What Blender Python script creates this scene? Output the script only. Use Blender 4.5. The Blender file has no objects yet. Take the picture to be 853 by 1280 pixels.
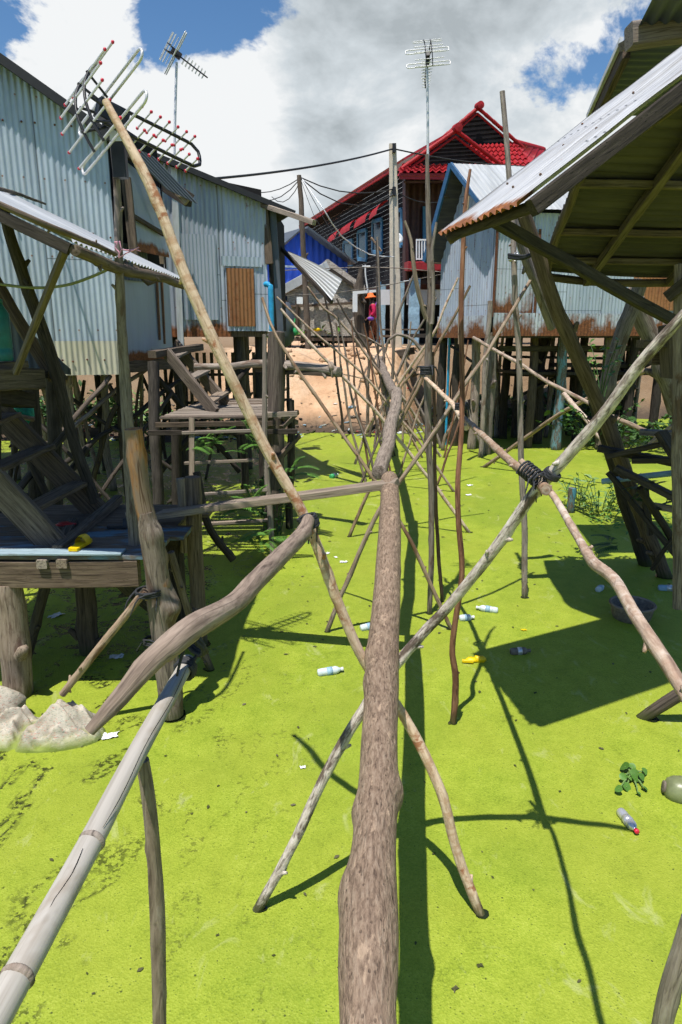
import bpy, math, random
from mathutils import Vector, Matrix, noise as mnoise
R = random.Random(7)
scn = bpy.context.scene
COL = scn.collection
V = Vector
# ------------------------------------------------------------------ camera and survey helpers
EYE = V((0, 0, 2.5)); PITCH = math.radians(14.5); F = 853.0
CP, SP = math.cos(PITCH), math.sin(PITCH)
def ray(u, v):
    a, b = (u - 426.5) / F, (640 - v) / F
    return V((a, CP + b * SP, -SP + b * CP))
def P(u, v, Y):                       # a sighting of a point whose distance along the street is known
    d = ray(u, v); return EYE + d * (Y / d.y)
def G(u, v, z=0.0):                   # a sighting of a point whose height is known
    d = ray(u, v); return EYE + d * ((z - EYE.z) / d.z)
def PP(u, v, p0, n):                  # a sighting on a known wall plane
    d = ray(u, v); return EYE + d * ((p0 - EYE).dot(n) / d.dot(n))
# ------------------------------------------------------------------ material helpers
class NT:
    def __init__(s, name):
        s.m = bpy.data.materials.new(name); s.m.use_nodes = True
        s.t = s.m.node_tree; s.b = s.t.nodes['Principled BSDF']
    def n(s, typ, **kw):
        x = s.t.nodes.new(typ)
        for k, v in kw.items(): setattr(x, k, v)
        return x
    def l(s, a, b): s.t.links.new(a, b)
    def tex(s, sc=(1, 1, 1), loc=(0, 0, 0), attr='tex'):
        a = s.n('ShaderNodeAttribute', attribute_name=attr)
        mp = s.n('ShaderNodeMapping'); mp.inputs['Scale'].default_value = sc; mp.inputs['Location'].default_value = loc
        oi = s.n('ShaderNodeObjectInfo'); ml = s.n('ShaderNodeMath', operation='MULTIPLY'); ml.inputs[1].default_value = 37.0
        s.l(oi.outputs['Random'], ml.inputs[0])
        ad = s.n('ShaderNodeVectorMath', operation='ADD'); s.l(a.outputs['Vector'], ad.inputs[0]); s.l(ml.outputs[0], ad.inputs[1])
        s.l(ad.outputs[0], mp.inputs['Vector']); return mp.outputs[0]
    def raw(s, attr='tex'):
        a = s.n('ShaderNodeAttribute', attribute_name=attr); sp = s.n('ShaderNodeSeparateXYZ'); s.l(a.outputs['Vector'], sp.inputs[0]); return sp
    def obj(s, sc=(1, 1, 1)):
        a = s.n('ShaderNodeNewGeometry'); mp = s.n('ShaderNodeMapping'); mp.inputs['Scale'].default_value = sc
        s.l(a.outputs['Position'], mp.inputs['Vector']); return mp.outputs[0]
    def noise(s, vec, scale, detail=4, rough=.6, dist=0):
        x = s.n('ShaderNodeTexNoise'); x.inputs['Scale'].default_value = scale; x.inputs['Detail'].default_value = detail
        x.inputs['Roughness'].default_value = rough; x.inputs['Distortion'].default_value = dist
        s.l(vec, x.inputs['Vector']); return x.outputs['Fac']
    def vor(s, vec, scale, feat='F1'):
        x = s.n('ShaderNodeTexVoronoi', feature=feat); x.inputs['Scale'].default_value = scale; s.l(vec, x.inputs['Vector']); return x
    def ramp(s, fac, stops):
        x = s.n('ShaderNodeValToRGB'); e = x.color_ramp.elements
        while len(e) < len(stops): e.new(.5)
        for i, (p, c) in enumerate(stops):
            e[i].position = p
            e[i].color = (c, c, c, 1) if isinstance(c, (int, float)) else (*c, 1)
        s.l(fac, x.inputs[0]); return x.outputs[0]
    def mix(s, fac, a, b, mode='MIX'):
        x = s.n('ShaderNodeMix', data_type='RGBA', blend_type=mode)
        for sock, v in ((x.inputs[0], fac), (x.inputs[6], a), (x.inputs[7], b)):
            if isinstance(v, (int, float)): sock.default_value = v
            elif isinstance(v, tuple): sock.default_value = (*v, 1)
            else: s.l(v, sock)
        return x.outputs[2]
    def math(s, op, a, b=0.0):
        x = s.n('ShaderNodeMath', operation=op)
        for i, v in enumerate((a, b)):
            if isinstance(v, (int, float)): x.inputs[i].default_value = v
            else: s.l(v, x.inputs[i])
        return x.outputs[0]
    def bump(s, h, strength=.4, dist=.01, prev=None):
        x = s.n('ShaderNodeBump'); x.inputs['Strength'].default_value = strength; x.inputs['Distance'].default_value = dist
        s.l(h, x.inputs['Height'])
        if prev is not None: s.l(prev, x.inputs['Normal'])
        return x.outputs[0]
    def done(s, col=None, rough=.7, metal=0, nrm=None, spec=.4):
        for sock, v in (('Base Color', col), ('Roughness', rough), ('Metallic', metal)):
            if v is None: continue
            if isinstance(v, (int, float)): s.b.inputs[sock].default_value = v
            elif isinstance(v, tuple): s.b.inputs[sock].default_value = (*v, 1)
            else: s.l(v, s.b.inputs[sock])
        s.b.inputs['Specular IOR Level'].default_value = spec
        if nrm is not None: s.l(nrm, s.b.inputs['Normal'])
        return s.m
def wood(name, dark, mid, light, patch=None, pscale=6, pth=.55, stretch=.1, bump=.6, rings=False, fine=60, bd=.006, crack=.8, cw=.018, pits=38, pitd=.35):
    t = NT(name); v = t.tex((1, 1, stretch)); v2 = t.tex((1, 1, .45))
    g = t.noise(v, fine, 4, .68, .3); big = t.noise(v2, 7, 3, .6)
    col = t.ramp(g, [(.28, dark), (.5, mid), (.72, light)])
    col = t.mix(t.ramp(big, [(.4, .0), (.75, .45)]), col, t.mix(.45, col, dark), 'MIX')
    vo = t.vor(t.tex((1, 1, .6)), pits).outputs['Distance']
    pit = t.ramp(vo, [(.08, 0), (.2, 1)])
    h = t.math('ADD', g, t.math('MULTIPLY', big, .8))
    if patch is not None:
        pm = t.noise(t.tex((1, 1, .35 if not rings else 1.3), (3, 5, 1)), pscale, 5, .65, .4)
        pm = t.ramp(pm, [(pth - .04, 0), (pth + .04, 1)])
        col = t.mix(pm, col, patch)
    if rings:
        rw = t.noise(t.tex((.25, .25, 1), (1, 2, 3)), 26, 4, .7); rm = t.ramp(rw, [(.5, 0), (.62, .6)])
        col = t.mix(rm, col, rings)
    col = t.mix(t.math('MULTIPLY', t.math('SUBTRACT', 1, pit), pitd), col, dark)
    ck = t.noise(t.tex((1, 1, stretch * .35), (7, 2, 4)), 22, 2, .6); cm_ = t.ramp(t.math('ABSOLUTE', t.math('SUBTRACT', ck, .5)), [(.0, crack), (cw, 0)])
    col = t.mix(cm_, col, tuple(x * .4 for x in dark)); h = t.math('SUBTRACT', h, t.math('MULTIPLY', cm_, .8)) if crack > .85 else h
    oi = t.n('ShaderNodeObjectInfo'); hv = t.n('ShaderNodeHueSaturation'); t.l(col, hv.inputs['Color'])
    t.l(t.math('ADD', .72, t.math('MULTIPLY', oi.outputs['Random'], .5)), hv.inputs['Value']); t.l(t.math('ADD', .8, t.math('MULTIPLY', t.math('FRACT', t.math('MULTIPLY', oi.outputs['Random'], 7.3)), .35)), hv.inputs['Saturation'])
    col = hv.outputs['Color']
    h = t.math('ADD', h, t.math('MULTIPLY', pit, .3))
    zz = t.n('ShaderNodeSeparateXYZ'); t.l(t.obj(), zz.inputs[0])
    wet = t.ramp(t.math('ADD', zz.outputs['Z'], t.math('MULTIPLY', t.math('SUBTRACT', g, .5), .12)), [(.0, .95), (.11, 0)])
    col = t.mix(wet, col, (.045, .055, .012))
    return t.done(col, .85, 0, t.bump(h, bump, bd), .25)
def zinc(name, base, base2, rust=.55, band=0.0, metal=.35, rough=.45, nails=0, rustc=((.10, .035, .015), (.28, .10, .03)), top=None, dirt=.3):
    t = NT(name); r = t.raw(); v = t.tex()
    n1 = t.noise(t.tex((1, .25, 1)), 3, 5, .6); n2 = t.noise(v, 14, 6, .7); st = t.noise(t.tex((9, .6, 1)), 2.2, 5, .65)
    cell = t.math('FLOOR', t.math('MULTIPLY', r.outputs['X'], 1.25)); wn = t.n('ShaderNodeTexWhiteNoise', noise_dimensions='1D'); t.l(cell, wn.inputs['W'])
    col = t.mix(t.ramp(n1, [(.3, 0), (.7, 1)]), base, base2)
    col = t.mix(t.math('MULTIPLY', wn.outputs['Value'], .35), col, t.mix(.45, col, (.02, .03, .035)))
    col = t.mix(t.ramp(st, [(.45, 0), (.75, dirt)]), col, (.16, .14, .11))
    rm = t.ramp(t.math('ADD', t.math('MULTIPLY', n2, .55), t.math('MULTIPLY', st, .45)), [(rust, 0), (rust + .1, 1)])
    if band:
        b = t.math('SUBTRACT', band, r.outputs['Y']); bn = t.noise(t.tex((1.6, 1.1, 1), (4, 4, 4)), 1.7, 5, .65)
        b = t.math('ADD', t.math('MULTIPLY', b, 1.0 / band), t.math('ADD', t.math('MULTIPLY', t.math('SUBTRACT', bn, .5), 3.2), t.math('MULTIPLY', t.math('SUBTRACT', st, .5), .6)))
        b = t.ramp(b, [(.0, 0), (.55, 1)]); rm = t.math('MAXIMUM', rm, b)
    if nails:
        def gd(sock, per): return t.math('MULTIPLY', t.math('ABSOLUTE', t.math('SUBTRACT', t.math('FRACT', t.math('MULTIPLY', sock, 1 / per)), .5)), per)
        du, dv = gd(r.outputs['X'], .225), gd(r.outputs['Y'], .86); dd = t.math('SQRT', t.math('ADD', t.math('MULTIPLY', du, du), t.math('MULTIPLY', dv, dv)))
        nm = t.ramp(dd, [(.008, .85), (.014, 0)]); rm = t.math('MAXIMUM', rm, nm)
        run = t.math('MULTIPLY', t.ramp(du, [(.004, .45), (.016, 0)]), t.ramp(t.math('FRACT', t.math('ADD', t.math('MULTIPLY', r.outputs['Y'], 1 / .86), .5)), [(.70, 0), (1.0, .8)])); rm = t.math('MAXIMUM', rm, t.math('MULTIPLY', run, n2))
        se = t.ramp(gd(t.math('ADD', r.outputs['X'], .4), .8), [(.004, .7), (.012, 0)]); col = t.mix(se, col, (.05, .055, .06))
        sh2 = t.ramp(gd(t.math('ADD', r.outputs['Y'], t.math('MULTIPLY', cell, .37)), 1.83), [(.003, .75), (.009, 0)]); col = t.mix(sh2, col, (.05, .055, .06))
    rc = t.ramp(t.noise(v, 30, 3, .7), [(.3, rustc[0]), (.7, rustc[1])])
    col = t.mix(rm, col, rc)
    ro = t.math('ADD', t.math('MULTIPLY', rm, .4), t.math('ADD', rough - .08, t.math('MULTIPLY', n2, .2)))
    me = t.math('MULTIPLY', t.math('SUBTRACT', 1, rm), metal)
    return t.done(col, ro, me, t.bump(t.math('ADD', n1, t.math('MULTIPLY', n2, .3)), .35, .01), .4)
def plain(name, c, rough=.6, metal=0, var=.25, scale=12, bump=.15, spec=.4):
    t = NT(name); n = t.noise(t.obj(), scale, 5, .65)
    col = t.ramp(n, [(.3, tuple(x * (1 - var) for x in c)), (.7, tuple(min(1, x * (1 + var)) for x in c))])
    return t.done(col, rough, metal, t.bump(n, bump, .01), spec)
def leafmat(name, a, b):
    t = NT(name); oi = t.raw(); wn = t.n('ShaderNodeTexWhiteNoise', noise_dimensions='1D'); t.l(oi.outputs['X'], wn.inputs['W'])
    m = t.done(t.mix(wn.outputs['Value'], a, b), .5, 0, None, .35)
    return m
M = {}
M['log'] = wood('log_bark', (.085, .055, .040), (.30, .21, .145), (.43, .33, .24), (.47, .34, .235), 30, .62, .26, .9, bd=.012, crack=.5, cw=.009, fine=95, pits=52, pitd=.55)
M['bent'] = wood('worn_brown_branch', (.07, .045, .032), (.235, .165, .115), (.34, .25, .18), (.12, .08, .055), 7, .62, .10, .5, crack=.55, cw=.010)
M['postgrey'] = wood('peeling_grey_post', (.10, .075, .055), (.27, .215, .165), (.38, .32, .26), (.30, .17, .09), 5, .66, .15, .6, crack=.6, cw=.012)
M['log2'] = wood('log_bark_grey', (.09, .065, .05), (.25, .195, .15), (.36, .30, .24), None, 9, .6, .12, .8)
M['pale'] = wood('peeled_pole', (.24, .155, .10), (.50, .385, .28), (.62, .50, .38), (.27, .13, .075), 9, .60, .2, .6, rings=(.34, .20, .12), crack=.5, cw=.01)
M['white'] = wood('whitish_bark', (.17, .13, .10), (.43, .37, .30), (.58, .52, .45), (.10, .07, .05), 12, .555, .4, .9)
M['pink'] = wood('pinkish_bark', (.24, .155, .11), (.42, .31, .23), (.53, .42, .33), (.56, .47, .39), 9, .58, .3, .5, rings=(.33, .20, .135), crack=.4)
M['red'] = wood('red_brown_bark', (.09, .045, .03), (.21, .11, .07), (.30, .18, .12), (.12, .06, .04), 9, .6, .12, .6)
M['tan'] = wood('tan_stick', (.15, .10, .065), (.34, .25, .175), (.44, .35, .265), (.17, .10, .065), 9, .58, .12, .5)
M['grey'] = wood('grey_stick', (.10, .082, .068), (.245, .20, .165), (.36, .305, .26), (.14, .095, .07), 8, .58, .1, .6)
M['dark'] = wood('dark_wet_wood', (.02, .016, .013), (.05, .04, .032), (.085, .07, .056), None, 8, .6, .1, .6)
M['brown'] = wood('weathered_brown_wood', (.045, .032, .024), (.115, .086, .064), (.18, .14, .105), None, 8, .6, .07, .6)
M['plank'] = wood('grey_plank', (.12, .09, .07), (.25, .20, .155), (.33, .275, .22), None, 8, .6, .05, .5)
M['deckblue'] = wood('old_blue_painted_board', (.05, .036, .028), (.12, .09, .066), (.17, .13, .095), (.10, .18, .25), 4, .57, .08, .5)
M['bluestrip'] = wood('pale_blue_paint', (.25, .33, .38), (.38, .50, .55), (.46, .58, .62), (.2, .17, .13), 9, .66, .08, .3)
M['postbrown'] = wood('orange_brown_post', (.12, .055, .025), (.30, .155, .07), (.40, .25, .14), (.20, .15, .115), 3.2, .47, .12, .6)
M['bamboo'] = wood('grey_bamboo', (.28, .24, .19), (.46, .42, .36), (.54, .50, .435), (.34, .28, .21), 7, .60, .03, .2, bd=.002, crack=.25, cw=.006)
M['zinc1'] = zinc('zinc_house_wall', (.36, .43, .50), (.50, .57, .64), .70, 0, .2, .40, nails=1, dirt=.35)
M['zinc1b'] = zinc('zinc_stained_skirt', (.52, .48, .36), (.60, .56, .44), .66, 0, .2, .55)
M['zinc2'] = zinc('zinc_house_two', (.33, .38, .45), (.47, .52, .59), .68, .24, .2, .45, 1, dirt=.45)
M['zincflat2'] = zinc('patched_zinc', (.32, .365, .43), (.43, .48, .54), .74, 0, .2, .42, dirt=.3)
M['zincflat'] = zinc('flat_zinc_panel', (.34, .38, .43), (.40, .44, .49), .74, .12, .12, .4, dirt=.2)
M['zincroof'] = zinc('bright_zinc_roof', (.50, .52, .53), (.62, .63, .63), .72, 0, .25, .38, dirt=.45)
M['zinccanopy'] = zinc('rust_lipped_zinc_roof', (.40, .41, .43), (.56, .56, .57), .70, .10, .15, .42, ((.14, .04, .012), (.32, .11, .03)), dirt=.85)
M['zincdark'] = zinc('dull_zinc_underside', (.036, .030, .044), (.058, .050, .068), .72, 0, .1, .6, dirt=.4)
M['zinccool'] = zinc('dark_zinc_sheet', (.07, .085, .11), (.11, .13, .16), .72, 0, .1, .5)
M['zincrb'] = zinc('weathered_zinc_wall', (.35, .41, .50), (.48, .53, .62), .57, 0, .15, .5, 1, dirt=.4)
M['zincskirt'] = zinc('rusting_zinc_skirt', (.38, .43, .49), (.49, .53, .58), .56, .40, .15, .55, 1, ((.08, .03, .015), (.22, .085, .03)))
M['rustdk'] = plain('dark_rust', (.11, .04, .018), .9, 0, .5, 14)
M['rust'] = zinc('rusted_sheet', (.22, .085, .03), (.36, .17, .06), .52, 0, .05, .8, ((.10, .035, .014), (.46, .28, .13)))
M['blue'] = zinc('blue_painted_sheet', (.008, .05, .36), (.016, .085, .55), .82, 0, 0, .5, dirt=.12)
M['edge'] = plain('black_eave_strip', (.02, .02, .022), .6)
M['rope'] = plain('black_rubber_strap', (.025, .026, .03), .7, 0, .4, 60)
M['wire'] = plain('black_cable', (.02, .02, .02), .6)
M['alu'] = plain('aluminium_tube', (.60, .60, .60), .35, .25, .08)
M['blackp'] = plain('black_plastic', (.015, .015, .017), .45)
M['redcap'] = plain('red_plastic_cap', (.55, .02, .05), .4)
M['concrete'] = plain('concrete', (.56, .49, .39), .85, 0, .12, 9, .3)
M['tile'] = plain('red_roof_tile', (.31, .014, .018), .6, 0, .3, 3, .2, .25)
M['tiled'] = plain('red_fascia', (.30, .015, .02), .5)
M['clap'] = plain('dark_grey_clapboard', (.017, .015, .017), .75, 0, .3, 5, .15, .12)
M['redwood'] = plain('dark_red_planks', (.055, .018, .016), .55, 0, .3, 6)
M['bluepaint'] = plain('blue_paint', (.05, .19, .36), .5)
M['paleblue'] = plain('pale_blue_column', (.26, .40, .50), .6)
M['whitep'] = plain('white_paint', (.70, .71, .72), .5, 0, .06)
M['glass'] = plain('dark_window', (.015, .02, .025), .15, 0, .2)
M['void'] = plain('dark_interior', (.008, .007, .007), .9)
M['pvc'] = plain('blue_pvc', (.03, .32, .58), .35)
M['teal'] = plain('teal_plastic', (.01, .14, .17), .4)
M['net'] = plain('green_net', (.01, .22, .19), .7, 0, .5, 40)
M['bpaint'] = wood('chipped_blue_post', (.06, .045, .035), (.13, .11, .09), (.20, .17, .15), (.10, .24, .30), 12, .5, .5, .6)
M['pinkst'] = plain('pink_string', (.60, .28, .34), .7)
M['greenst'] = plain('yellow_green_hose', (.20, .21, .09), .5)
M['yellow'] = plain('yellow_rubber', (.75, .50, .0), .45, 0, .08)
M['black2'] = plain('black_rubber_sandal', (.02, .022, .028), .6)
M['basket'] = plain('old_basket', (.16, .13, .10), .8, 0, .4, 30)
M['clear'] = plain('cloudy_clear_plastic', (.55, .62, .62), .15, 0, .15, 30, .1, .7)
M['greenpl'] = plain('green_plastic', (.05, .35, .13), .25)
M['jar'] = plain('mossy_jar', (.17, .19, .09), .35, 0, .3, 9)
M['foam'] = plain('white_litter', (.72, .74, .74), .7, 0, .1, 30)
M['skin'] = plain('skin', (.24, .12, .075), .5, 0, .05)
M['hat'] = plain('orange_hat', (.80, .16, .03), .7)
M['shirt'] = plain('red_shirt', (.55, .01, .08), .7)
M['bag'] = plain('purple_bag', (.18, .06, .42), .5)
M['hair'] = plain('black_hair', (.012, .01, .01), .5)
M['openwater'] = plain('open_dark_water', (.016, .022, .008), .12, 0, .3, 30, .05, .5)
M['rakeblue'] = plain('dull_blue_paint', (.03, .10, .21), .5)
M['leaf'] = leafmat('green_leaves', (.05, .13, .015), (.10, .22, .035))
M['leafp'] = leafmat('pale_green_leaves', (.10, .20, .05), (.19, .29, .09))
M['leafd'] = leafmat('dark_leaves', (.02, .06, .012), (.05, .11, .02))
M['foil'] = plain('silver_foil', (.6, .6, .62), .3, .6)
def trousers_mat():
    t = NT('checked_trousers'); w = t.n('ShaderNodeTexChecker'); t.l(t.obj(), w.inputs['Vector']); w.inputs['Scale'].default_value = 26
    w.inputs['Color1'].default_value = (.26, .085, .03, 1); w.inputs['Color2'].default_value = (.13, .04, .02, 1)
    return t.done(w.outputs[0], .8)
M['trousers'] = trousers_mat()
def thatch_mat():
    t = NT('woven_palm_leaf'); v = t.tex((1, 1, 1)); n = t.noise(t.tex((3, 11, 1)), 3, 6, .7); n2 = t.noise(v, 25, 4, .7)
    col = t.ramp(t.math('ADD', t.math('MULTIPLY', n, .6), t.math('MULTIPLY', n2, .4)), [(.34, (.10, .085, .07)), (.47, (.40, .35, .30)), (.62, (.62, .57, .50))])
    return t.done(col, .9, 0, t.bump(n2, .9, .04))
M['thatch'] = thatch_mat()
def sack_mat():
    t = NT('woven_plastic_sack'); v = t.obj(); n = t.noise(v, 9, 5, .6); w = t.noise(t.obj((30, 30, 90)), 2.2, 3, .6)
    col = t.ramp(n, [(.3, (.30, .25, .18)), (.55, (.50, .45, .36)), (.75, (.60, .55, .46))])
    col = t.mix(t.ramp(w, [(.57, 0), (.61, .6)]), col, (.10, .16, .13))
    w2 = t.noise(t.obj((24, 24, 70)), 2.0, 3, .6)
    col = t.mix(t.ramp(w2, [(.60, 0), (.64, .55)]), col, (.45, .08, .06))
    z = t.n('ShaderNodeSeparateXYZ'); t.l(v, z.inputs[0])
    gz = t.ramp(t.math('ADD', z.outputs['Z'], t.math('MULTIPLY', n, .10)), [(.06, 1), (.13, 0)])
    col = t.mix(gz, col, (.22, .27, .05))
    f = t.noise(v, 220, 2)
    return t.done(col, .75, 0, t.bump(t.math('ADD', f, t.math('MULTIPLY', n, 4)), .5, .01))
M['sack'] = sack_mat()
def tileroof_mat():
    t = NT('red_tile_courses'); sp = t.raw(); n = t.noise(t.tex(), 8, 4)
    col = t.ramp(n, [(.3, (.26, .014, .02)), (.7, (.44, .028, .032))])
    return t.done(col, .38, 0, t.bump(n, .2, .01), .5)
M['tileroof'] = tileroof_mat()
# ------------------------------------------------------------------ mesh builder
WL = {}                                # world location of each object's origin
def tag(o, label=None, cat=None, group=None, kind=None):
    if label: o['label'] = label
    if cat: o['category'] = cat
    if group: o['group'] = group
    if kind: o['kind'] = kind
    return o
def thing(name, loc, label, cat, group=None):
    o = bpy.data.objects.new(name, None); COL.objects.link(o); o.location = loc; o.empty_display_size = .1
    WL[o.name] = V(loc); return tag(o, label, cat, group)
class MB:
    def __init__(s): s.v = []; s.f = []; s.t = []; s.sm = []
    def add(s, vs, fs, ts, smooth):
        k = len(s.v); s.v += [V(a) for a in vs]; s.t += [V(a) for a in ts]
        s.f += [tuple(k + i for i in f) for f in fs]; s.sm += [smooth] * len(fs); return s
    def beam(s, a, b, w=.05, h=.05, up=None, taper=1.0, wv=.10):
        a, b = V(a), V(b); d = (b - a); L = d.length; d.normalize()
        up = V(up) if up is not None else (V((0, 0, 1)) if abs(d.z) < .9 else V((0, 1, 0)))
        x = d.cross(up).normalized(); y = x.cross(d).normalized(); c = min(w, h) * .08
        vs, ts = [], []
        prof = [(-1, -1 + .16), (-1 + .16, -1), (1 - .16, -1), (1, -1 + .16), (1, 1 - .16), (1 - .16, 1), (-1 + .16, 1), (-1, 1 - .16)]
        prof = [((px if abs(px) == 1 else math.copysign(1 - 2 * c / w, px)) * w / 2, (py if abs(py) == 1 else math.copysign(1 - 2 * c / h, py)) * h / 2) for px, py in prof]
        nseg = max(1, int(L / .25)); sd = R.uniform(0, 99)
        for i in range(nseg + 1):
            q = i / nseg; k = 1 + (taper - 1) * q
            wob = (mnoise.noise(V((sd, i * .7, 0))) * x + mnoise.noise(V((sd, i * .7, 9))) * y) * min(w, h) * wv if nseg > 1 else V((0, 0, 0))
            for px, py in prof:
                vs.append(a + d * (L * q) + x * px * k + y * py * k + wob); ts.append((px, py, L * q))
        fs = [(i * 8 + j, i * 8 + (j + 1) % 8, i * 8 + 8 + (j + 1) % 8, i * 8 + 8 + j) for i in range(nseg) for j in range(8)]
        fs += [tuple(range(7, -1, -1)), tuple(nseg * 8 + j for j in range(8))]
        return s.add(vs, fs, ts, False)
    def box(s, lo, hi):
        lo, hi = V(lo), V(hi)
        return s.beam(((lo.x + hi.x) / 2, lo.y, (lo.z + hi.z) / 2), ((lo.x + hi.x) / 2, hi.y, (lo.z + hi.z) / 2), hi.x - lo.x, hi.z - lo.z)
    def tube(s, pts, rad, n=9, wob=0, rough=0, knots=0, seg=.06, cap='flat', squash=1, seed=None, closed=False):
        pts = [V(p) for p in pts]; rad = list(rad) if isinstance(rad, (list, tuple)) else [rad] * len(pts)
        if len(rad) != len(pts): rad = [rad[0] + (rad[-1] - rad[0]) * i / (len(pts) - 1) for i in range(len(pts))]
        sd = seed if seed is not None else R.uniform(0, 500)
        P_, R_ = [], []
        N = len(pts)
        for i in range(N if closed else N - 1):
            p1, p2 = pts[i], pts[(i + 1) % N]
            p0 = pts[i - 1] if (i > 0 or closed) else p1 * 2 - p2
            p3 = pts[(i + 2) % N] if (i + 2 < N or closed) else p2 * 2 - p1
            k = max(1, int((p2 - p1).length / seg))
            for j in range(k):
                t = j / k; t2, t3 = t * t, t * t * t
                P_.append(.5 * ((2 * p1) + (p2 - p0) * t + (2 * p0 - 5 * p1 + 4 * p2 - p3) * t2 + (3 * p1 - p0 - 3 * p2 + p3) * t3))
                q = t * t * (3 - 2 * t); R_.append(rad[i] * (1 - q) + rad[(i + 1) % N] * q)
        if not closed: P_.append(pts[-1]); R_.append(rad[-1])
        S = [0]
        for i in range(1, len(P_)): S.append(S[-1] + (P_[i] - P_[i - 1]).length)
        L = S[-1]
        if wob:
            for i in range(len(P_)):
                e = min(1, 4 * min(S[i], L - S[i]) / max(L, .01)) if N > 1 else 1
                P_[i] = P_[i] + e * wob * (mnoise.noise_vector(V((sd, S[i] * 1.1, 0))) + .5 * mnoise.noise_vector(V((sd, S[i] * 3.1, 7))))
        kn = []
        rr = random.Random(int(sd * 1000))
        for _ in range(knots): kn.append((rr.uniform(.03, .97) * L, rr.uniform(0, 6.28), rr.uniform(.25, .6)))
        T = [(P_[min(i + 1, len(P_) - 1)] - P_[max(i - 1, 0)]).normalized() for i in range(len(P_))]
        x = T[0].orthogonal().normalized(); vs, ts = [], []
        for i, p in enumerate(P_):
            x = (x - T[i] * x.dot(T[i])).normalized(); y = T[i].cross(x)
            for j in range(n):
                a = 6.28318 * j / n; ca, sa = math.cos(a), math.sin(a); r = R_[i]; k = 1.0
                if rough: k += .6 * rough * (mnoise.noise(V((ca * 1.2 + sd, sa * 1.2, S[i] * 3 / max(.3, 12 * r)))) + .5 * mnoise.noise(V((ca * 3 + sd, sa * 3, S[i] * .8 / r * .5))))
                for ks, ka, kz in kn:
                    ds = (S[i] - ks) / (r * .9)
                    if abs(ds) < 2.5:
                        da = math.cos(a - ka); k += .5 * kz * math.exp(-ds * ds) * (max(0, da) ** 2 * .9 + .04)
                vs.append(p + x * ca * r * k * squash + y * sa * r * k); ts.append((ca * r, sa * r, S[i]))
        if knots > 3 and n < 16:
            for ks, ka, kz in kn:
                if kz < .44: continue
                i = min(range(len(S)), key=lambda q: abs(S[q] - ks)); o = vs[i * n + int(ka / 6.28318 * n) % n]; dd = (o - P_[i]).normalized(); dd = (dd + T[i] * (.9 if kz > .5 else -.6)).normalized(); r = R_[i]
                s.stub = getattr(s, 'stub', []) + [(o - dd * r * .5, dd, r)]
        m = len(P_)
        fs = [(i * n + j, i * n + (j + 1) % n, (i + 1) * n + (j + 1) % n, (i + 1) * n + j) for i in range(m - 1) for j in range(n)]
        if closed: fs += [((m - 1) * n + j, (m - 1) * n + (j + 1) % n, (j + 1) % n, j) for j in range(n)]
        s.add(vs, fs, ts, True)
        if not closed:
            for i in (0, m - 1):
                ring = [vs[i * n + j] for j in range(n)]; c = P_[i] + (T[i] if i else -T[i]) * R_[i] * (.15 if cap == 'flat' else .6)
                tt = [V(ts[i * n + j]) * .9 for j in range(n)]
                if not i: s.add(ring + [c], [(n, (j + 1) % n, j) for j in range(n)], tt + [V((0, 0, S[i]))], False)
                else: s.add(ring + [c], [(j, (j + 1) % n, n) for j in range(n)], tt + [V((0, 0, S[i]))], False)
        for o, dd, r in getattr(s, 'stub', []):
            xx = dd.orthogonal().normalized(); yy = dd.cross(xx); vv, tt = [], []
            for q, rr_ in ((0, .55), (.9, .36), (1.35, .26)):
                for j in range(6): vv.append(o + dd * r * q + (xx * math.cos(j * 1.0472) + yy * math.sin(j * 1.0472)) * r * rr_); tt.append(vv[-1] - o)
            s.add(vv, [(a * 6 + j, a * 6 + (j + 1) % 6, a * 6 + 6 + (j + 1) % 6, a * 6 + 6 + j) for a in range(2) for j in range(6)] + [(12, 13, 14, 15, 16, 17)], tt, True)
        s.stub = []
        return s
    def corr(s, O, U, Vv, w, h, pitch=.076, amp=.009, rows=4, lo=None, hi=None, w0=0, left=None, dent=.004, sub=6, thick=.002):
        O, U, Vv = V(O), V(U).normalized(), V(Vv).normalized(); Nn = U.cross(Vv).normalized()
        cols = max(2, int((w - w0) / pitch * sub)); sd = R.uniform(0, 99)
        vs, ts = [], []
        for i in range(cols + 1):
            u = w0 + (w - w0) * i / cols
            a = lo(u) if lo else 0; b = hi(u) if hi else h
            for j in range(rows + 1):
                q = j / rows; v = a + (b - a) * q; uu = u
                if left: uu = left(v) + (w - left(v)) * i / cols
                off = amp * math.cos(6.28318 * uu / pitch) + dent * mnoise.noise(V((uu * 2.2, v * 2.2, sd))) * 2
                vs.append(O + U * uu + Vv * v + Nn * off); ts.append((uu, v, 0))
        m = rows + 1
        fs = [(i * m + j, (i + 1) * m + j, (i + 1) * m + j + 1, i * m + j + 1) for i in range(cols) for j in range(rows)]
        return s.add(vs, fs, ts, True)
    def quad(s, a, b, c, d, th=.01, nu=1):
        a, b, c, d = V(a), V(b), V(c), V(d); n = (b - a).cross(d - a).normalized() * th
        L, H = (b - a).length, (d - a).length
        tt = [(0, 0, 0), (L, 0, 0), (L, H, 0), (0, H, 0)]
        return s.add([a, b, c, d, a - n, b - n, c - n, d - n], [(0, 1, 2, 3), (7, 6, 5, 4), (1, 0, 4, 5), (2, 1, 5, 6), (3, 2, 6, 7), (0, 3, 7, 4)], tt + tt, False)
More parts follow.
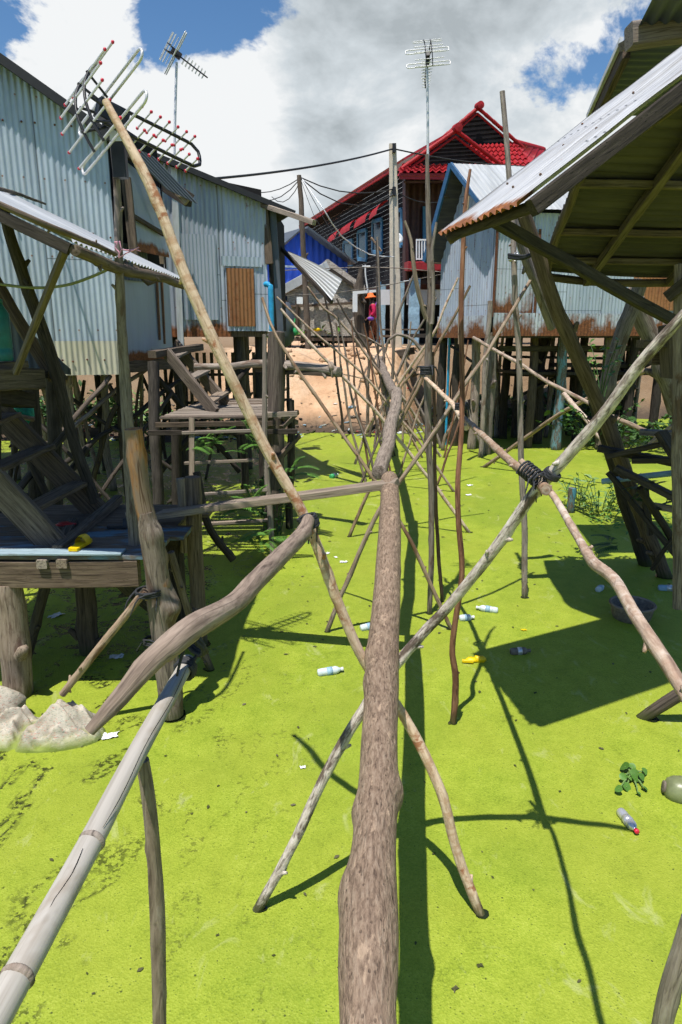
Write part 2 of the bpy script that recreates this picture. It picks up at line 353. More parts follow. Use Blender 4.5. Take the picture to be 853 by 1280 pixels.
    def lathe(s, c, prof, n=16, axis=(0, 0, 1), smooth=True):
        c, ax = V(c), V(axis).normalized(); x = ax.orthogonal().normalized(); y = ax.cross(x)
        vs, ts = [], []
        for z, r in prof:
            for j in range(n):
                a = 6.28318 * j / n; vs.append(c + ax * z + (x * math.cos(a) + y * math.sin(a)) * r); ts.append((math.cos(a) * r, math.sin(a) * r, z))
        m = len(prof)
        fs = [(i * n + j, i * n + (j + 1) % n, (i + 1) * n + (j + 1) % n, (i + 1) * n + j) for i in range(m - 1) for j in range(n)]
        fs += [tuple(range(n - 1, -1, -1)), tuple((m - 1) * n + j for j in range(n))]
        return s.add(vs, fs, ts, smooth)
    def ball(s, c, r, n=8, sq=(1, 1, 1), lump=0):
        c = V(c); vs, ts = [], []; m = max(4, n // 2 + 1); sd = R.uniform(0, 99)
        for i in range(m + 1):
            th = math.pi * i / m
            for j in range(n):
                a = 6.28318 * j / n; q = V((math.sin(th) * math.cos(a), math.sin(th) * math.sin(a), math.cos(th)))
                k = 1 + lump * mnoise.noise(q * 1.7 + V((sd, 0, 0)))
                vs.append(c + V((q.x * sq[0], q.y * sq[1], q.z * sq[2])) * r * k); ts.append(q * r)
        fs = [(i * n + j, i * n + n + j, i * n + n + (j + 1) % n, i * n + (j + 1) % n) for i in range(m) for j in range(n)]
        return s.add(vs, fs, ts, True)
    def leaf(s, p, d, L, w, nrm=None, k=0.0, bend=.25):
        p, d = V(p), V(d).normalized(); nrm = V(nrm) if nrm is not None else V((R.uniform(-1, 1), R.uniform(-1, 1), 1.2))
        x = d.cross(nrm).normalized(); n2 = x.cross(d).normalized(); rnd = R.uniform(0, 999)
        m1 = p + d * L * .4; e = p + d * L - n2 * L * bend
        vs = [p, m1 + x * w / 2 + n2 * L * .05, m1 - x * w / 2 + n2 * L * .05, e, p + d * L * .75 + x * w * .36 - n2 * L * bend * .4, p + d * L * .75 - x * w * .36 - n2 * L * bend * .4]
        return s.add(vs, [(0, 1, 2), (1, 4, 5, 2), (4, 3, 5)], [(rnd, 0, 0)] * 6, True)
    def build(s, name, mat, parent=None, label=None, cat=None, group=None, kind=None, base=None):
        mats = mat if isinstance(mat, list) else [mat]
        if parent is not None: off = WL[parent.name]
        else: off = V(base) if base is not None else V((0, 0, 0))
        me = bpy.data.meshes.new(name)
        me.from_pydata([tuple(v - off) for v in s.v], [], s.f)
        at = me.attributes.new('tex', 'FLOAT_VECTOR', 'POINT')
        at.data.foreach_set('vector', [c for t in s.t for c in t])
        me.polygons.foreach_set('use_smooth', s.sm)
        for m in mats: me.materials.append(M[m] if isinstance(m, str) else m)
        me.update()
        o = bpy.data.objects.new(name, me); COL.objects.link(o)
        if parent is not None: o.parent = parent
        else: o.location = off
        WL[o.name] = V(off)
        return tag(o, label, cat, group, kind)
def px(pts): return [P(*p) for p in pts]
FEET = []
def pole(name, label, cat, mat, pts, r, n=9, wob=.015, rough=.10, knots=6, group=None, world=False, ground=False, seg=.07, rs=.72):
    r = [a * rs for a in r] if isinstance(r, (list, tuple)) else r * rs
    p = [V(a) for a in pts] if world else px(pts)
    base = min(p, key=lambda a: a.z)
    if 'stake' in label or cat in ('post', 'utility pole') or name == 'utility_pole':
        gz = ground_z(base.x, base.y)
        if base.y > 14 and base.z > gz:
            i = p.index(base); e_ = V((base.x, base.y, gz - .15)); p.insert(i if i == 0 else i + 1, e_)
            if isinstance(r, list): r.insert(i if i == 0 else i + 1, r[i])
            base = e_
    if base.z < .15 and base.y < 17:
        rr_ = (r if not isinstance(r, list) else r[p.index(base)]); FEET.append((V((base.x, base.y, 0)), rr_))
    if base.z < .15: # push the foot below the water film along the pole
        i = p.index(base); j = 1 if i == 0 else i - 1
        d = (p[i] - p[j]).normalized(); p[i] = p[i] + d * .25
    mb = MB(); mb.tube(p, r, n, wob, rough, knots, seg)
    return mb.build(name, mat, None, label, cat, group, base=base)
def lash(name, label, c, axis, r, turns=4, th=.008, mat='rope', spread=.05, ends=2, group=None, cat='lashing'):
    r *= .76; th *= .8; spread *= .8
    c, ax = V(c), V(axis).normalized(); x = ax.orthogonal().normalized(); y = ax.cross(x); pts = []
    rr = random.Random(int(abs(c.x * 1000) + abs(c.y * 100)))
    for i in range(turns * 10 + 1):
        a = i * .62832; pts.append(c + ax * (spread * (i / (turns * 10) - .5) + rr.uniform(-.3, .3) * th) + (x * math.cos(a) + y * math.sin(a)) * (r + th * .6 + rr.uniform(0, .5) * th))
    mb = MB(); mb.tube(pts, th, 6, 0, .15, 0, .02)
    for k in range(ends):
        q = pts[-1 - k * 3]; dd = V((rr.uniform(-1, 1), rr.uniform(-1, 1), rr.uniform(-.8, .4))).normalized()
        mb.tube([q, q + dd * r * 1.2 + V((0, 0, .01)), q + dd * r * 2.0 - V((0, 0, r))], [th, th * .8, th * .5], 5, 0, .1, 0, .03)
    return mb.build(name, mat, None, label, cat, group, base=c)
# ------------------------------------------------------------------ camera, sun, sky
cam = bpy.data.cameras.new('camera'); co = bpy.data.objects.new('camera', cam); COL.objects.link(co)
co.location = EYE; co.rotation_euler = (math.radians(90) - PITCH, 0, 0)
cam.sensor_fit = 'VERTICAL'; cam.sensor_height = 36; cam.lens = 36 * F / 1280; cam.clip_end = 2000; cam.clip_start = .02
scn.camera = co
SUN = V((-.17, -.32, 1.0)).normalized()
sl = bpy.data.lights.new('sun', 'SUN'); sl.energy = 5.0; sl.angle = math.radians(.5); sl.color = (1, .955, .88)
so = bpy.data.objects.new('sun', sl); COL.objects.link(so); so.rotation_euler = SUN.to_track_quat('Z', 'Y').to_euler()
w = bpy.data.worlds.new('World'); scn.world = w; w.use_nodes = True
nt = w.node_tree; nt.nodes.clear()
def wn(t, **k):
    x = nt.nodes.new(t)
    for a, b in k.items(): setattr(x, a, b)
    return x
def wmath(op, a, b=0.0, clamp=False):
    x = wn('ShaderNodeMath', operation=op, use_clamp=clamp)
    for i, v in enumerate((a, b)):
        if isinstance(v, (int, float)): x.inputs[i].default_value = v
        else: nt.links.new(v, x.inputs[i])
    return x.outputs[0]
sky = wn('ShaderNodeTexSky', sky_type='NISHITA', sun_disc=False)
sky.sun_elevation = math.asin(SUN.z); sky.sun_rotation = math.atan2(SUN.x, SUN.y)
sky.air_density = 1.0; sky.dust_density = .4; sky.ozone_density = 2.5
geo = wn('ShaderNodeTexCoord'); dirv = geo.outputs['Generated']
def wmap(sc, loc=(0, 0, 0)):
    m = wn('ShaderNodeMapping'); m.inputs['Scale'].default_value = sc; m.inputs['Location'].default_value = loc
    nt.links.new(dirv, m.inputs['Vector']); return m.outputs[0]
def wnoise(vec, s, d, r=.55, dist=0):
    x = wn('ShaderNodeTexNoise'); x.inputs['Scale'].default_value = s; x.inputs['Detail'].default_value = d; x.inputs['Roughness'].default_value = r
    x.inputs['Distortion'].default_value = dist; nt.links.new(vec, x.inputs['Vector']); return x.outputs['Fac']
def wblob(u, v, rad, soft):
    d = ray(u, v).normalized(); x = wn('ShaderNodeVectorMath', operation='DISTANCE'); nt.links.new(dirv, x.inputs[0]); x.inputs[1].default_value = d
    m = wn('ShaderNodeMapRange', interpolation_type='SMOOTHSTEP'); nt.links.new(x.outputs['Value'], m.inputs[0])
    m.inputs['From Min'].default_value = rad + soft; m.inputs['From Max'].default_value = max(0, rad - soft); return m.outputs[0]
big = wnoise(wmap((1, 1, 1.7), (.3, .1, .2)), 5.0, 7, .60, .25)
dens = wmath('ADD', wmath('MULTIPLY', wmath('SUBTRACT', big, .5), 1.9), .5)
for u, v, r_, s_, k in ((105, 45, .14, .10, -.40), (300, 20, .08, .07, -.16), (830, 20, .13, .08, -.30), (640, 120, .05, .05, -.06), (40, 150, .14, .06, .22), (110, 15, .05, .05, .22), (260, 8, .07, .06, -.24), (20, 25, .05, .05, -.12),
                        (150, 120, .1, .07, .14), (420, 120, .26, .16, .26), (620, 110, .24, .12, .24), (300, 190, .2, .15, .22), (700, 190, .2, .15, .16), (760, 95, .07, .06, -.04)):
    dens = wmath('ADD', dens, wmath('MULTIPLY', wblob(u, v, r_, s_), k))
front = wn('ShaderNodeSeparateXYZ'); nt.links.new(dirv, front.inputs[0])
# cumulus ahead, low over the village; unseen sky cleared to deepen the shadows
clr = wn('ShaderNodeMapRange', interpolation_type='SMOOTHSTEP'); nt.links.new(front.outputs['Z'], clr.inputs[0]); clr.inputs['From Min'].default_value = .38; clr.inputs['From Max'].default_value = .6
clr.inputs['To Max'].default_value = .45
dens = wmath('SUBTRACT', dens, clr.outputs[0])
cl2 = wn('ShaderNodeMapRange', interpolation_type='SMOOTHSTEP'); nt.links.new(front.outputs['Y'], cl2.inputs[0]); cl2.inputs['From Min'].default_value = .75; cl2.inputs['From Max'].default_value = .3; cl2.inputs['To Max'].default_value = .4
dens = wmath('SUBTRACT', dens, cl2.outputs[0])
cm = wn('ShaderNodeMapRange', interpolation_type='SMOOTHSTEP'); nt.links.new(dens, cm.inputs[0]); cm.inputs['From Min'].default_value = .485; cm.inputs['From Max'].default_value = .62
puff = wnoise(wmap((1, 1, 1.5), (.3, .1, .235)), 8.5, 6, .58, .2)
greyv = wmath('SUBTRACT', wmath('MULTIPLY', puff, 1.35), .40)
for u, v, r_, s_, k in ((470, 90, .16, .13, .24), (620, 75, .14, .12, .22), (330, 120, .14, .12, .06), (400, 215, .10, .10, .12), (680, 190, .12, .1, .10), (60, 110, .2, .1, -.15), (185, 110, .10, .08, -.22), (500, 140, .07, .06, -.22), (400, 165, .09, .07, -.16), (255, 140, .10, .08, -.15), (260, 60, .07, .06, -.12), (580, 160, .1, .07, -.14), (720, 110, .08, .07, -.16)):
    greyv = wmath('ADD', greyv, wmath('MULTIPLY', wblob(u, v, r_, s_), k))
cr = wn('ShaderNodeValToRGB'); e = cr.color_ramp.elements
e[0].position = .20; e[0].color = (.93, .95, .96, 1); e[1].position = .70; e[1].color = (.44, .49, .52, 1)
k = e.new(.42); k.color = (.66, .72, .76, 1)
nt.links.new(greyv, cr.inputs[0])
bg1 = wn('ShaderNodeBackground'); bg1.inputs['Strength'].default_value = .105
hs = wn('ShaderNodeHueSaturation'); hs.inputs['Saturation'].default_value = 1.2; nt.links.new(sky.outputs[0], hs.inputs['Color']); nt.links.new(hs.outputs[0], bg1.inputs[0])
bg2 = wn('ShaderNodeBackground'); nt.links.new(cr.outputs[0], bg2.inputs[0]); bg2.inputs['Strength'].default_value = .80
mx = wn('ShaderNodeMixShader'); nt.links.new(cm.outputs[0], mx.inputs[0]); nt.links.new(bg1.outputs[0], mx.inputs[1]); nt.links.new(bg2.outputs[0], mx.inputs[2])
out = wn('ShaderNodeOutputWorld'); nt.links.new(mx.outputs[0], out.inputs[0])
scn.view_settings.view_transform = 'Standard'; scn.view_settings.look = 'None'; scn.view_settings.exposure = .28; scn.view_settings.gamma = 1
scn.cycles.use_adaptive_sampling = True; scn.cycles.adaptive_threshold = .025; w.cycles.sampling_method = 'MANUAL'; w.cycles.sample_map_resolution = 512; scn.cycles.use_light_tree = False
scn.cycles.max_bounces = 4; scn.cycles.diffuse_bounces = 1; scn.cycles.glossy_bounces = 2; scn.cycles.transparent_max_bounces = 4; scn.cycles.use_denoising = True
# ------------------------------------------------------------------ ground, bank and the duckweed pond
def ground_z(x, y):
    sh = 17.6 + .9 * mnoise.noise(V((x * .25, 3, 0))) + .5 * mnoise.noise(V((x * .8, 8, 0))) - (1.3 if x < -4 else 0) + 3.4 * max(0, min(1, (x - 1.6) / 1.6)) + .3
    q = (y - sh) / 3.3
    q = max(-.6, min(1, q)); s = q * q * (3 - 2 * q) if q > 0 else q * .8
    z = 2.12 * (.45 * max(q, 0) + .55 * s) if q > 0 else .6 * q
    if q > 0: z += .16 * mnoise.noise(V((x * .9, y * .9, 2))) * min(1, q * 4) * (1 if q < .9 else .35) + .06 * mnoise.noise(V((x * 3, y * 3, 4))) * (1 if q < .95 else .2)
    return z
def grid(xs, ys):
    mb = MB(); vs = [V((x, y, ground_z(x, y))) for x in xs for y in ys]; m = len(ys)
    mb.add(vs, [(i * m + j, (i + 1) * m + j, (i + 1) * m + j + 1, i * m + j + 1) for i in range(len(xs) - 1) for j in range(m - 1)], vs, True); return mb
xs = [-900, -300, -100, -50, -25] + [-14 + .16 * i for i in range(176)] + [16, 25, 50, 100, 300, 900]
ys = [-300, -60, -10, 0, 8, 12] + [15 + .14 * i for i in range(80)] + [27, 30, 36, 45, 60, 90, 150, 400, 1200]
def sand_mat():
    t = NT('sandy_earth'); v = t.obj(); a = t.noise(v, .8, 6, .6); b = t.noise(v, 7, 6, .7); c = t.noise(v, 40, 4, .7)
    col = t.ramp(a, [(.3, (.48, .28, .155)), (.5, (.64, .415, .255)), (.7, (.70, .52, .36))])
    col = t.mix(t.ramp(b, [(.5, 0), (.75, .5)]), col, (.30, .16, .08)); col = t.mix(t.ramp(c, [(.55, 0), (.75, .35)]), col, (.20, .11, .06))
    z = t.n('ShaderNodeSeparateXYZ'); t.l(v, z.inputs[0])
    mud_shade = t.math('SUBTRACT', t.math('ABSOLUTE', t.math('ADD', z.outputs['X'], .5)), t.math('ADD', 1.7, t.math('MULTIPLY', a, 1.6))); col = t.mix(t.ramp(mud_shade, [(.0, 0), (.7, .72)]), col, t.mix(b, (.05, .042, .022), (.15, .105, .06)))  # dark earth towards the sides, with the shade under the houses painted in
    wet = t.ramp(t.math('ADD', z.outputs['Z'], t.math('MULTIPLY', b, .5)), [(.35, 1), (.75, 0)])
    col = t.mix(wet, col, (.09, .065, .045))
    return t.done(col, .9, 0, t.bump(t.math('ADD', b, t.math('MULTIPLY', c, .4)), .9, .06), .2)
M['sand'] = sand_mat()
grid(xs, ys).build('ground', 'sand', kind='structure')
def weed_mat():
    t = NT('duckweed_cover'); v = t.obj()
    f = t.noise(v, 95, 2, .75); vn = t.vor(v, 120); f2 = vn.outputs['Distance']; m = t.noise(v, 6, 4, .7, .4); b = t.noise(v, 1.1, 4, .6, .3)
    vs_ = t.n('ShaderNodeSeparateColor'); t.l(vn.outputs['Color'], vs_.inputs[0]); cell = vs_.outputs[0]
    col = t.ramp(t.math('ADD', t.math('ADD', t.math('MULTIPLY', f, .34), t.math('MULTIPLY', m, .48)), t.math('MULTIPLY', cell, .18)), [(.26, (.08, .12, .008)), (.40, (.21, .28, .02)), (.56, (.285, .355, .032)), (.74, (.37, .43, .06))])
    col = t.mix(t.ramp(b, [(.38, 0), (.64, .75)]), col, t.mix(.6, col, (.26, .29, .03)))
    b2 = t.noise(t.obj((1, .6, 1)), .55, 3, .65, .6)
    col = t.mix(t.ramp(b2, [(.47, 0), (.62, .6)]), col, t.mix(.6, col, (.12, .20, .015)))
    sp = t.n('ShaderNodeSeparateXYZ'); t.l(v, sp.inputs[0])
    # torn places: more of them to the left, where the mat has drifted apart
    left = t.ramp(t.math('ADD', t.math('MULTIPLY', sp.outputs['X'], -.5), .2), [(0, 0), (1, 1)])
    und = t.math('MULTIPLY', t.ramp(t.math('MULTIPLY', t.math('ADD', sp.outputs['X'], 1.0), -1.0), [(0, 0), (.6, 1)]), t.ramp(t.math('SUBTRACT', sp.outputs['Y'], 4.6), [(0, 0), (.7, 1)]))
    cr = t.noise(t.obj((1, 1, 1)), 3.4, 5, .72, 1.1); cr2 = t.noise(v, 30, 2, .7)
    hole = t.math('ADD', t.math('ADD', t.math('MULTIPLY', cr, .75), t.math('MULTIPLY', cr2, .25)), t.math('ADD', t.math('MULTIPLY', left, .048), t.math('MULTIPLY', und, .10)))
    ridge = t.math('ABSOLUTE', t.math('SUBTRACT', t.noise(t.obj((1, .55, 1)), 1.3, 4, .6, .5), .5))
    rid = t.math('MULTIPLY', t.ramp(ridge, [(.0, 1), (.028, 0)]), t.ramp(t.math('ADD', cr2, t.math('MULTIPLY', left, .12)), [(.57, 0), (.66, 1)]))
    rid = t.math('MULTIPLY', rid, left)
    hm = t.math('MAXIMUM', t.ramp(hole, [(.672, 0), (.72, 1)]), rid)
    col = t.mix(hm, col, (.022, .026, .010))
    spk = t.ramp(t.math('ADD', t.vor(t.obj((1, 1, 1)), 17).outputs['Distance'], t.math('MULTIPLY', t.math('SUBTRACT', .5, m), .25)), [(.035, .85), (.075, 0)])
    col = t.mix(spk, col, (.035, .05, .012))
    spk2 = t.ramp(t.math('ADD', t.vor(t.obj((1, 1.2, 1)), 48).outputs['Distance'], t.math('MULTIPLY', t.math('SUBTRACT', .52, m), .5)), [(.10, .7), (.17, 0)])
    col = t.mix(spk2, col, (.08, .12, .012))
    pale = t.noise(t.obj((2, 1, 1)), 2.6, 4, .7, .8)
    col = t.mix(t.ramp(pale, [(.60, 0), (.70, .5)]), col, (.40, .43, .17))
    ro = t.math('SUBTRACT', .62, t.math('MULTIPLY', hm, .5))
    h = t.math('ADD', t.math('ADD', f, t.math('MULTIPLY', f2, .7)), t.math('MULTIPLY', m, 1.2))
    return t.done(col, ro, 0, t.bump(h, .55, .006), .22)
M['weed'] = weed_mat()
mb = MB(); mb.add([(-200, -40, 0), (200, -40, 0), (200, 24, 0), (-200, 24, 0)], [(0, 1, 2, 3)], [(0, 0, 0)] * 4, False)
mb.build('water', 'weed', kind='structure')
# ------------------------------------------------------------------ the footbridge in the foreground
mb = MB()
lp = [G(457, 1420, 1.07), G(459, 1330, 1.08), G(461, 1165, 1.085), G(468, 1050, 1.09), G(475, 930, 1.10), G(480, 820, 1.15), G(486, 710, 1.29), G(488, 640, 1.40), G(487, 599, 1.47)]
mb.tube(lp, [.054, .055, .073, .063, .065, .070, .068, .067, .063], 26, .006, .035, 16, .018, seed=41)
mb.build('bridge_log', 'log', None, 'thick knotty tree trunk laid as the footbridge in the foreground, bark worn brown', 'log', 'footbridge trunks', base=lp[0])
pole('bridge_log', 'shorter grey trunk overlapping the far end of the thick foreground trunk, sawn end facing us', 'log', 'log2',
     [(474, 591, 4.95), (482, 562, 5.7), (492, 520, 7.1), (496, 490, 8.6)], [.062, .066, .07, .075], 14, .02, .12, 6, 'footbridge trunks', rs=.9)
pole('bridge_log', 'farthest thin grey trunk of the footbridge, rising to the sandy bank', 'log', 'log2',
     [(493, 492, 8.5), (486, 478, 11), (478, 458, 15.5), (474, 448, 20.6)], [.07, .08, .09, .09], 12, .03, .12, 5, 'footbridge trunks', rs=.9)
# crossed supports beside the near log
pole('support_pole', 'whitish bark pole crossing the foreground trunk from left foot to right rail', 'pole', 'white',
     [(325, 1132, 2.53), (365, 1060, 2.57), (404, 975, 2.62), (447, 898, 2.68), (505, 822, 2.72), (560, 758, 2.68), (615, 693, 2.6), (660, 627, 2.53), (700, 580, 2.46), (760, 510, 2.36), (800, 455, 2.3), (870, 378, 2.2)],
     [.030, .031, .032, .031, .031, .030, .030, .031, .030, .028, .026, .024], 12, .012, .16, 22, None, seg=.04)
pole('support_pole', 'long peeled slanting cream pole rising left past the television aerial', 'pole', 'pale',
     [(603, 1147, 2.5), (574, 1075, 2.55), (550, 985, 2.6), (505, 893, 2.68), (450, 815, 2.7), (385, 652, 2.7), (335, 560, 2.72), (280, 450, 2.72), (228, 335, 2.75), (190, 235, 2.78), (132, 126, 2.84)],
     [.031, .031, .032, .032, .031, .031, .031, .031, .030, .029, .020], 14, .01, .10, 26, None, seg=.04)
# left hand rail
mb = MB(); bp = [P(-60, 1370, .50), P(20, 1225, .60), P(110, 1060, .79), P(175, 935, 1.0), P(236, 826, 1.27)]
mb.tube(bp, [.0180, .0180, .0172, .0165, .0148], 22, .001, .012, 0, .01, seed=11)
bam = mb.build('bamboo_rail', 'bamboo', None, 'thick grey bamboo hand rail running out of the lower left corner', 'hand rail', base=bp[1])
for (u_, v_, y_), rr_ in zip(((22, 1222, .602), (115, 1052, .80), (208, 876, 1.145)), (.0190, .0182, .0166)):
    cc = P(u_, v_, y_); dd = (bp[3] - bp[1]).normalized(); m2 = MB()
    m2.lathe(cc - dd * .005, [(0, rr_ - .0025), (.003, rr_), (.006, rr_ + .0008), (.010, rr_ - .0025)], 24, dd); m2.build('cane_joint', 'grey', bam)
m2 = MB()
for a_, b_, off in ((0, 2, -.004), (2, 4, .005)):
    pa, pb = bp[a_ + 1] if a_ == 0 else bp[a_], bp[b_]; pts = []
    for k in range(9):
        c = pa + (pb - pa) * (.05 + .85 * k / 8); tc = (pb - pa).normalized(); view = (EYE - c).normalized(); side = tc.cross(view).normalized(); nn = side.cross(tc)
        pts.append(c + nn * .0172 + side * (off + .002 * math.sin(k * 1.3)))
    m2.tube(pts, [.0003] + [.0007] * 7 + [.0003], 5, 0, .3, 0, .02)
m2.build('split_line', 'void', bam)
pole('bent_rail', 'bent brown branch tied as hand rail on the left, blunt end pointing at us', 'hand rail', 'bent',
     [(112, 914, 1.04), (150, 872, 1.07), (190, 826, 1.12), (240, 786, 1.22), (290, 757, 1.42), (318, 728, 1.6), (350, 696, 1.95), (378, 668, 2.4), (386, 650, 2.6)],
     [.014, .023, .029, .036, .033, .035, .038, .040, .034], 18, .003, .05, 5, None, seg=.02)
pole('rail_post', 'grey-brown post with peeling bark under the bamboo rail, lower left', 'post', 'postgrey',
     [(201, 1420, 1.02), (200, 1290, 1.02), (197, 1150, 1.02), (190, 1050, 1.02), (184, 990, 1.02), (178, 950, 1.02)],
     [.018, .018, .0195, .017, .0165, .016], 16, .004, .06, 6, None, seg=.02)
tpost = pole('rail_post', 'thick post with orange stripped top standing at the corner of the wooden deck', 'post', 'postbrown',
     [(216, 897, 4.13), (205, 800, 4.13), (193, 690, 4.13), (179, 625, 4.12), (167, 536, 4.10)],
     [.090, .090, .088, .076, .074], 22, .008, .10, 5, None, seg=.04)
mb = MB(); mb.tube(px([(216, 893, 4.13), (205, 800, 4.13), (194, 700, 4.13), (188, 668, 4.125), (182, 640, 4.12)]), [.078, .078, .074, .072, .050], 22, .006, .2, 9, .03); mb.build('bark', 'grey', tpost)
pole('stub_post', 'short thin broken post behind the thick orange topped post', 'post', 'brown',
     [(262, 832, 4.8), (240, 775, 4.75), (214, 690, 4.65)], [.04, .04, .035], 10, .01, .1, 4)
lash('strap_lashing', 'dark woven strap tying the bent branch to the bamboo rail', P(240, 800, 1.235), bp[4] - bp[3] + V((.2, 0, .15)), .043, 2, .006, spread=.016, ends=1)
lash('strap_lashing', 'second black strap turn on the bamboo end just under the bent branch', P(232, 836, 1.245), bp[4] - bp[3], .020, 3, .006, spread=.026, ends=1)
lash('rope_lashing', 'ball of black rope tying the bent branch to the long peeled pole', P(386, 652, 2.62), P(450, 815, 2.7) - P(385, 652, 2.7), .042, 6, .007, spread=.06, ends=4)
lash('rope_lashing', 'grey rope knotted round the thick deck post above the slanted prop', P(187, 740, 4.1), (0, 0, 1), .10, 3, .010, 'rope', .05, 3)
lash('rope_lashing', 'blue-grey twine round the thick deck post just above the bent branch', P(196, 800, 4.1), (0, 0, 1), .10, 2, .008, 'rope', .03, 3)
# right hand rail
pole('hand_rail', 'near right hand rail pole, pinkish mottled bark, leaving frame at the right edge', 'hand rail', 'pink',
     [(652, 576, 2.62), (690, 618, 2.42), (720, 668, 2.08), (742, 702, 1.80), (768, 724, 1.62), (795, 770, 1.42), (826, 818, 1.28), (880, 905, 1.10), (960, 1040, .92)],
     [.015, .017, .018, .022, .0205, .020, .020, .020, .020], 14, .005, .14, 12, None, seg=.03)
pole('hand_rail', 'middle right hand rail pole, pale ringed bark, blunt end at the rope crossing', 'hand rail', 'pink',
     [(576, 519, 4.65), (600, 541, 4.0), (640, 577, 3.15), (683, 612, 2.42)], [.024, .026, .027, .030], 14, .008, .12, 8, None, seg=.04)
pole('hand_rail', 'far right hand rail pole, thin and pale, tied to the aerial mast', 'hand rail', 'pale',
     [(525, 466, 5.95), (548, 489, 5.5), (568, 508, 5.0), (583, 535, 4.55)], [.022, .024, .026, .028], 12, .008, .12, 6, None, seg=.05)
lash('rope_lashing', 'black rope wound where the two right rail poles meet the whitish pole', P(664, 592, 2.5), P(690, 618, 2.42) - P(640, 577, 2.6), .034, 7, .006, spread=.12, ends=5)
lash('rope_lashing', 'black rope ring on the whitish pole just above the rail crossing', P(690, 593, 2.47), P(760, 510, 2.36) - P(690, 593, 2.47), .031, 5, .007, spread=.03, ends=0)
lash('rope_lashing', 'rope tying the far right rail to the red-brown upright', P(577, 508, 4.6), (0, 0, 1), .045, 4, .009, spread=.06, ends=2)
lash('rope_lashing', 'rope and rag at the foot of the aerial mast where the far right rail begins', P(534, 463, 5.85), (0, 0, 1), .06, 5, .012, spread=.09, ends=4)
# uprights in the middle
pole('upright_pole', 'wavy red-brown upright pole, crooked, standing alone in the pond right of the trunk', 'pole', 'red',
     [(566, 908, 4.05), (570, 855, 4.05), (566, 808, 4.05), (576, 735, 4.06), (577, 700, 4.07), (573, 650, 4.09), (572, 600, 4.12), (576, 540, 4.2), (577, 470, 4.28), (576, 400, 4.34), (579, 310, 4.42), (582, 255, 4.46), (588, 212, 4.5)],
     [.028, .030, .027, .025, .025, .024, .023, .022, .022, .021, .020, .017, .012], 11, .008, .14, 14, None, seg=.05)
pole('upright_pole', 'tall grey-brown pole beside the canopy, flat cut top against the sky', 'pole', 'grey',
     [(656, 748, 6.3), (655, 660, 6.3), (652, 560, 6.3), (648, 450, 6.3), (643, 330, 6.3), (637, 220, 6.3), (628, 114, 6.3)],
     [.040, .040, .038, .036, .034, .032, .030], 11, .02, .10, 14, None, seg=.07)
pole('mast_pole', 'forked grey pole carrying the thin aerial mast', 'pole', 'grey',
     [(537, 770, 5.9), (539, 700, 5.9), (538, 600, 5.9), (535, 470, 5.9), (536, 400, 5.9), (537, 330, 5.9), (535, 250, 5.9), (534, 193, 5.9)],
     [.032, .036, .036, .046, .038, .034, .028, .020], 12, .012, .10, 12, None, seg=.06)
pole('upright_pole', 'thin reddish pole standing just right of the aerial mast foot', 'pole', 'red',
     [(553, 746, 6.2), (549, 690, 6.2), (544, 610, 6.15), (543, 520, 6.1), (541, 440, 6.05)], [.025, .025, .024, .022, .018], 9, .015, .1, 7)
pole('branch', 'crooked branch bound to the left of the aerial mast, leaning up to the left', 'branch', 'tan',
     [(533, 398, 5.85), (524, 368, 5.82), (518, 335, 5.8), (514, 300, 5.8), (506, 276, 5.8)], [.030, .027, .024, .018, .014], 9, .01, .12, 4)
pole('branch', 'crooked branch bound to the right of the aerial mast, standing nearly upright', 'branch', 'grey',
     [(540, 405, 5.85), (543, 372, 5.85), (542, 335, 5.85), (541, 312, 5.85), (546, 278, 5.85)], [.026, .022, .022, .020, .014], 9, .01, .12, 4)
# planks
mb = MB(); a, b = G(200, 643, 1.14), G(497, 604, 1.49)
mb.beam(a, b, .15, .05, (0, 0, 1)); mb.build('gang_plank', 'plank', None, 'long grey plank running from the wooden deck to the foreground trunk', 'plank', base=a)
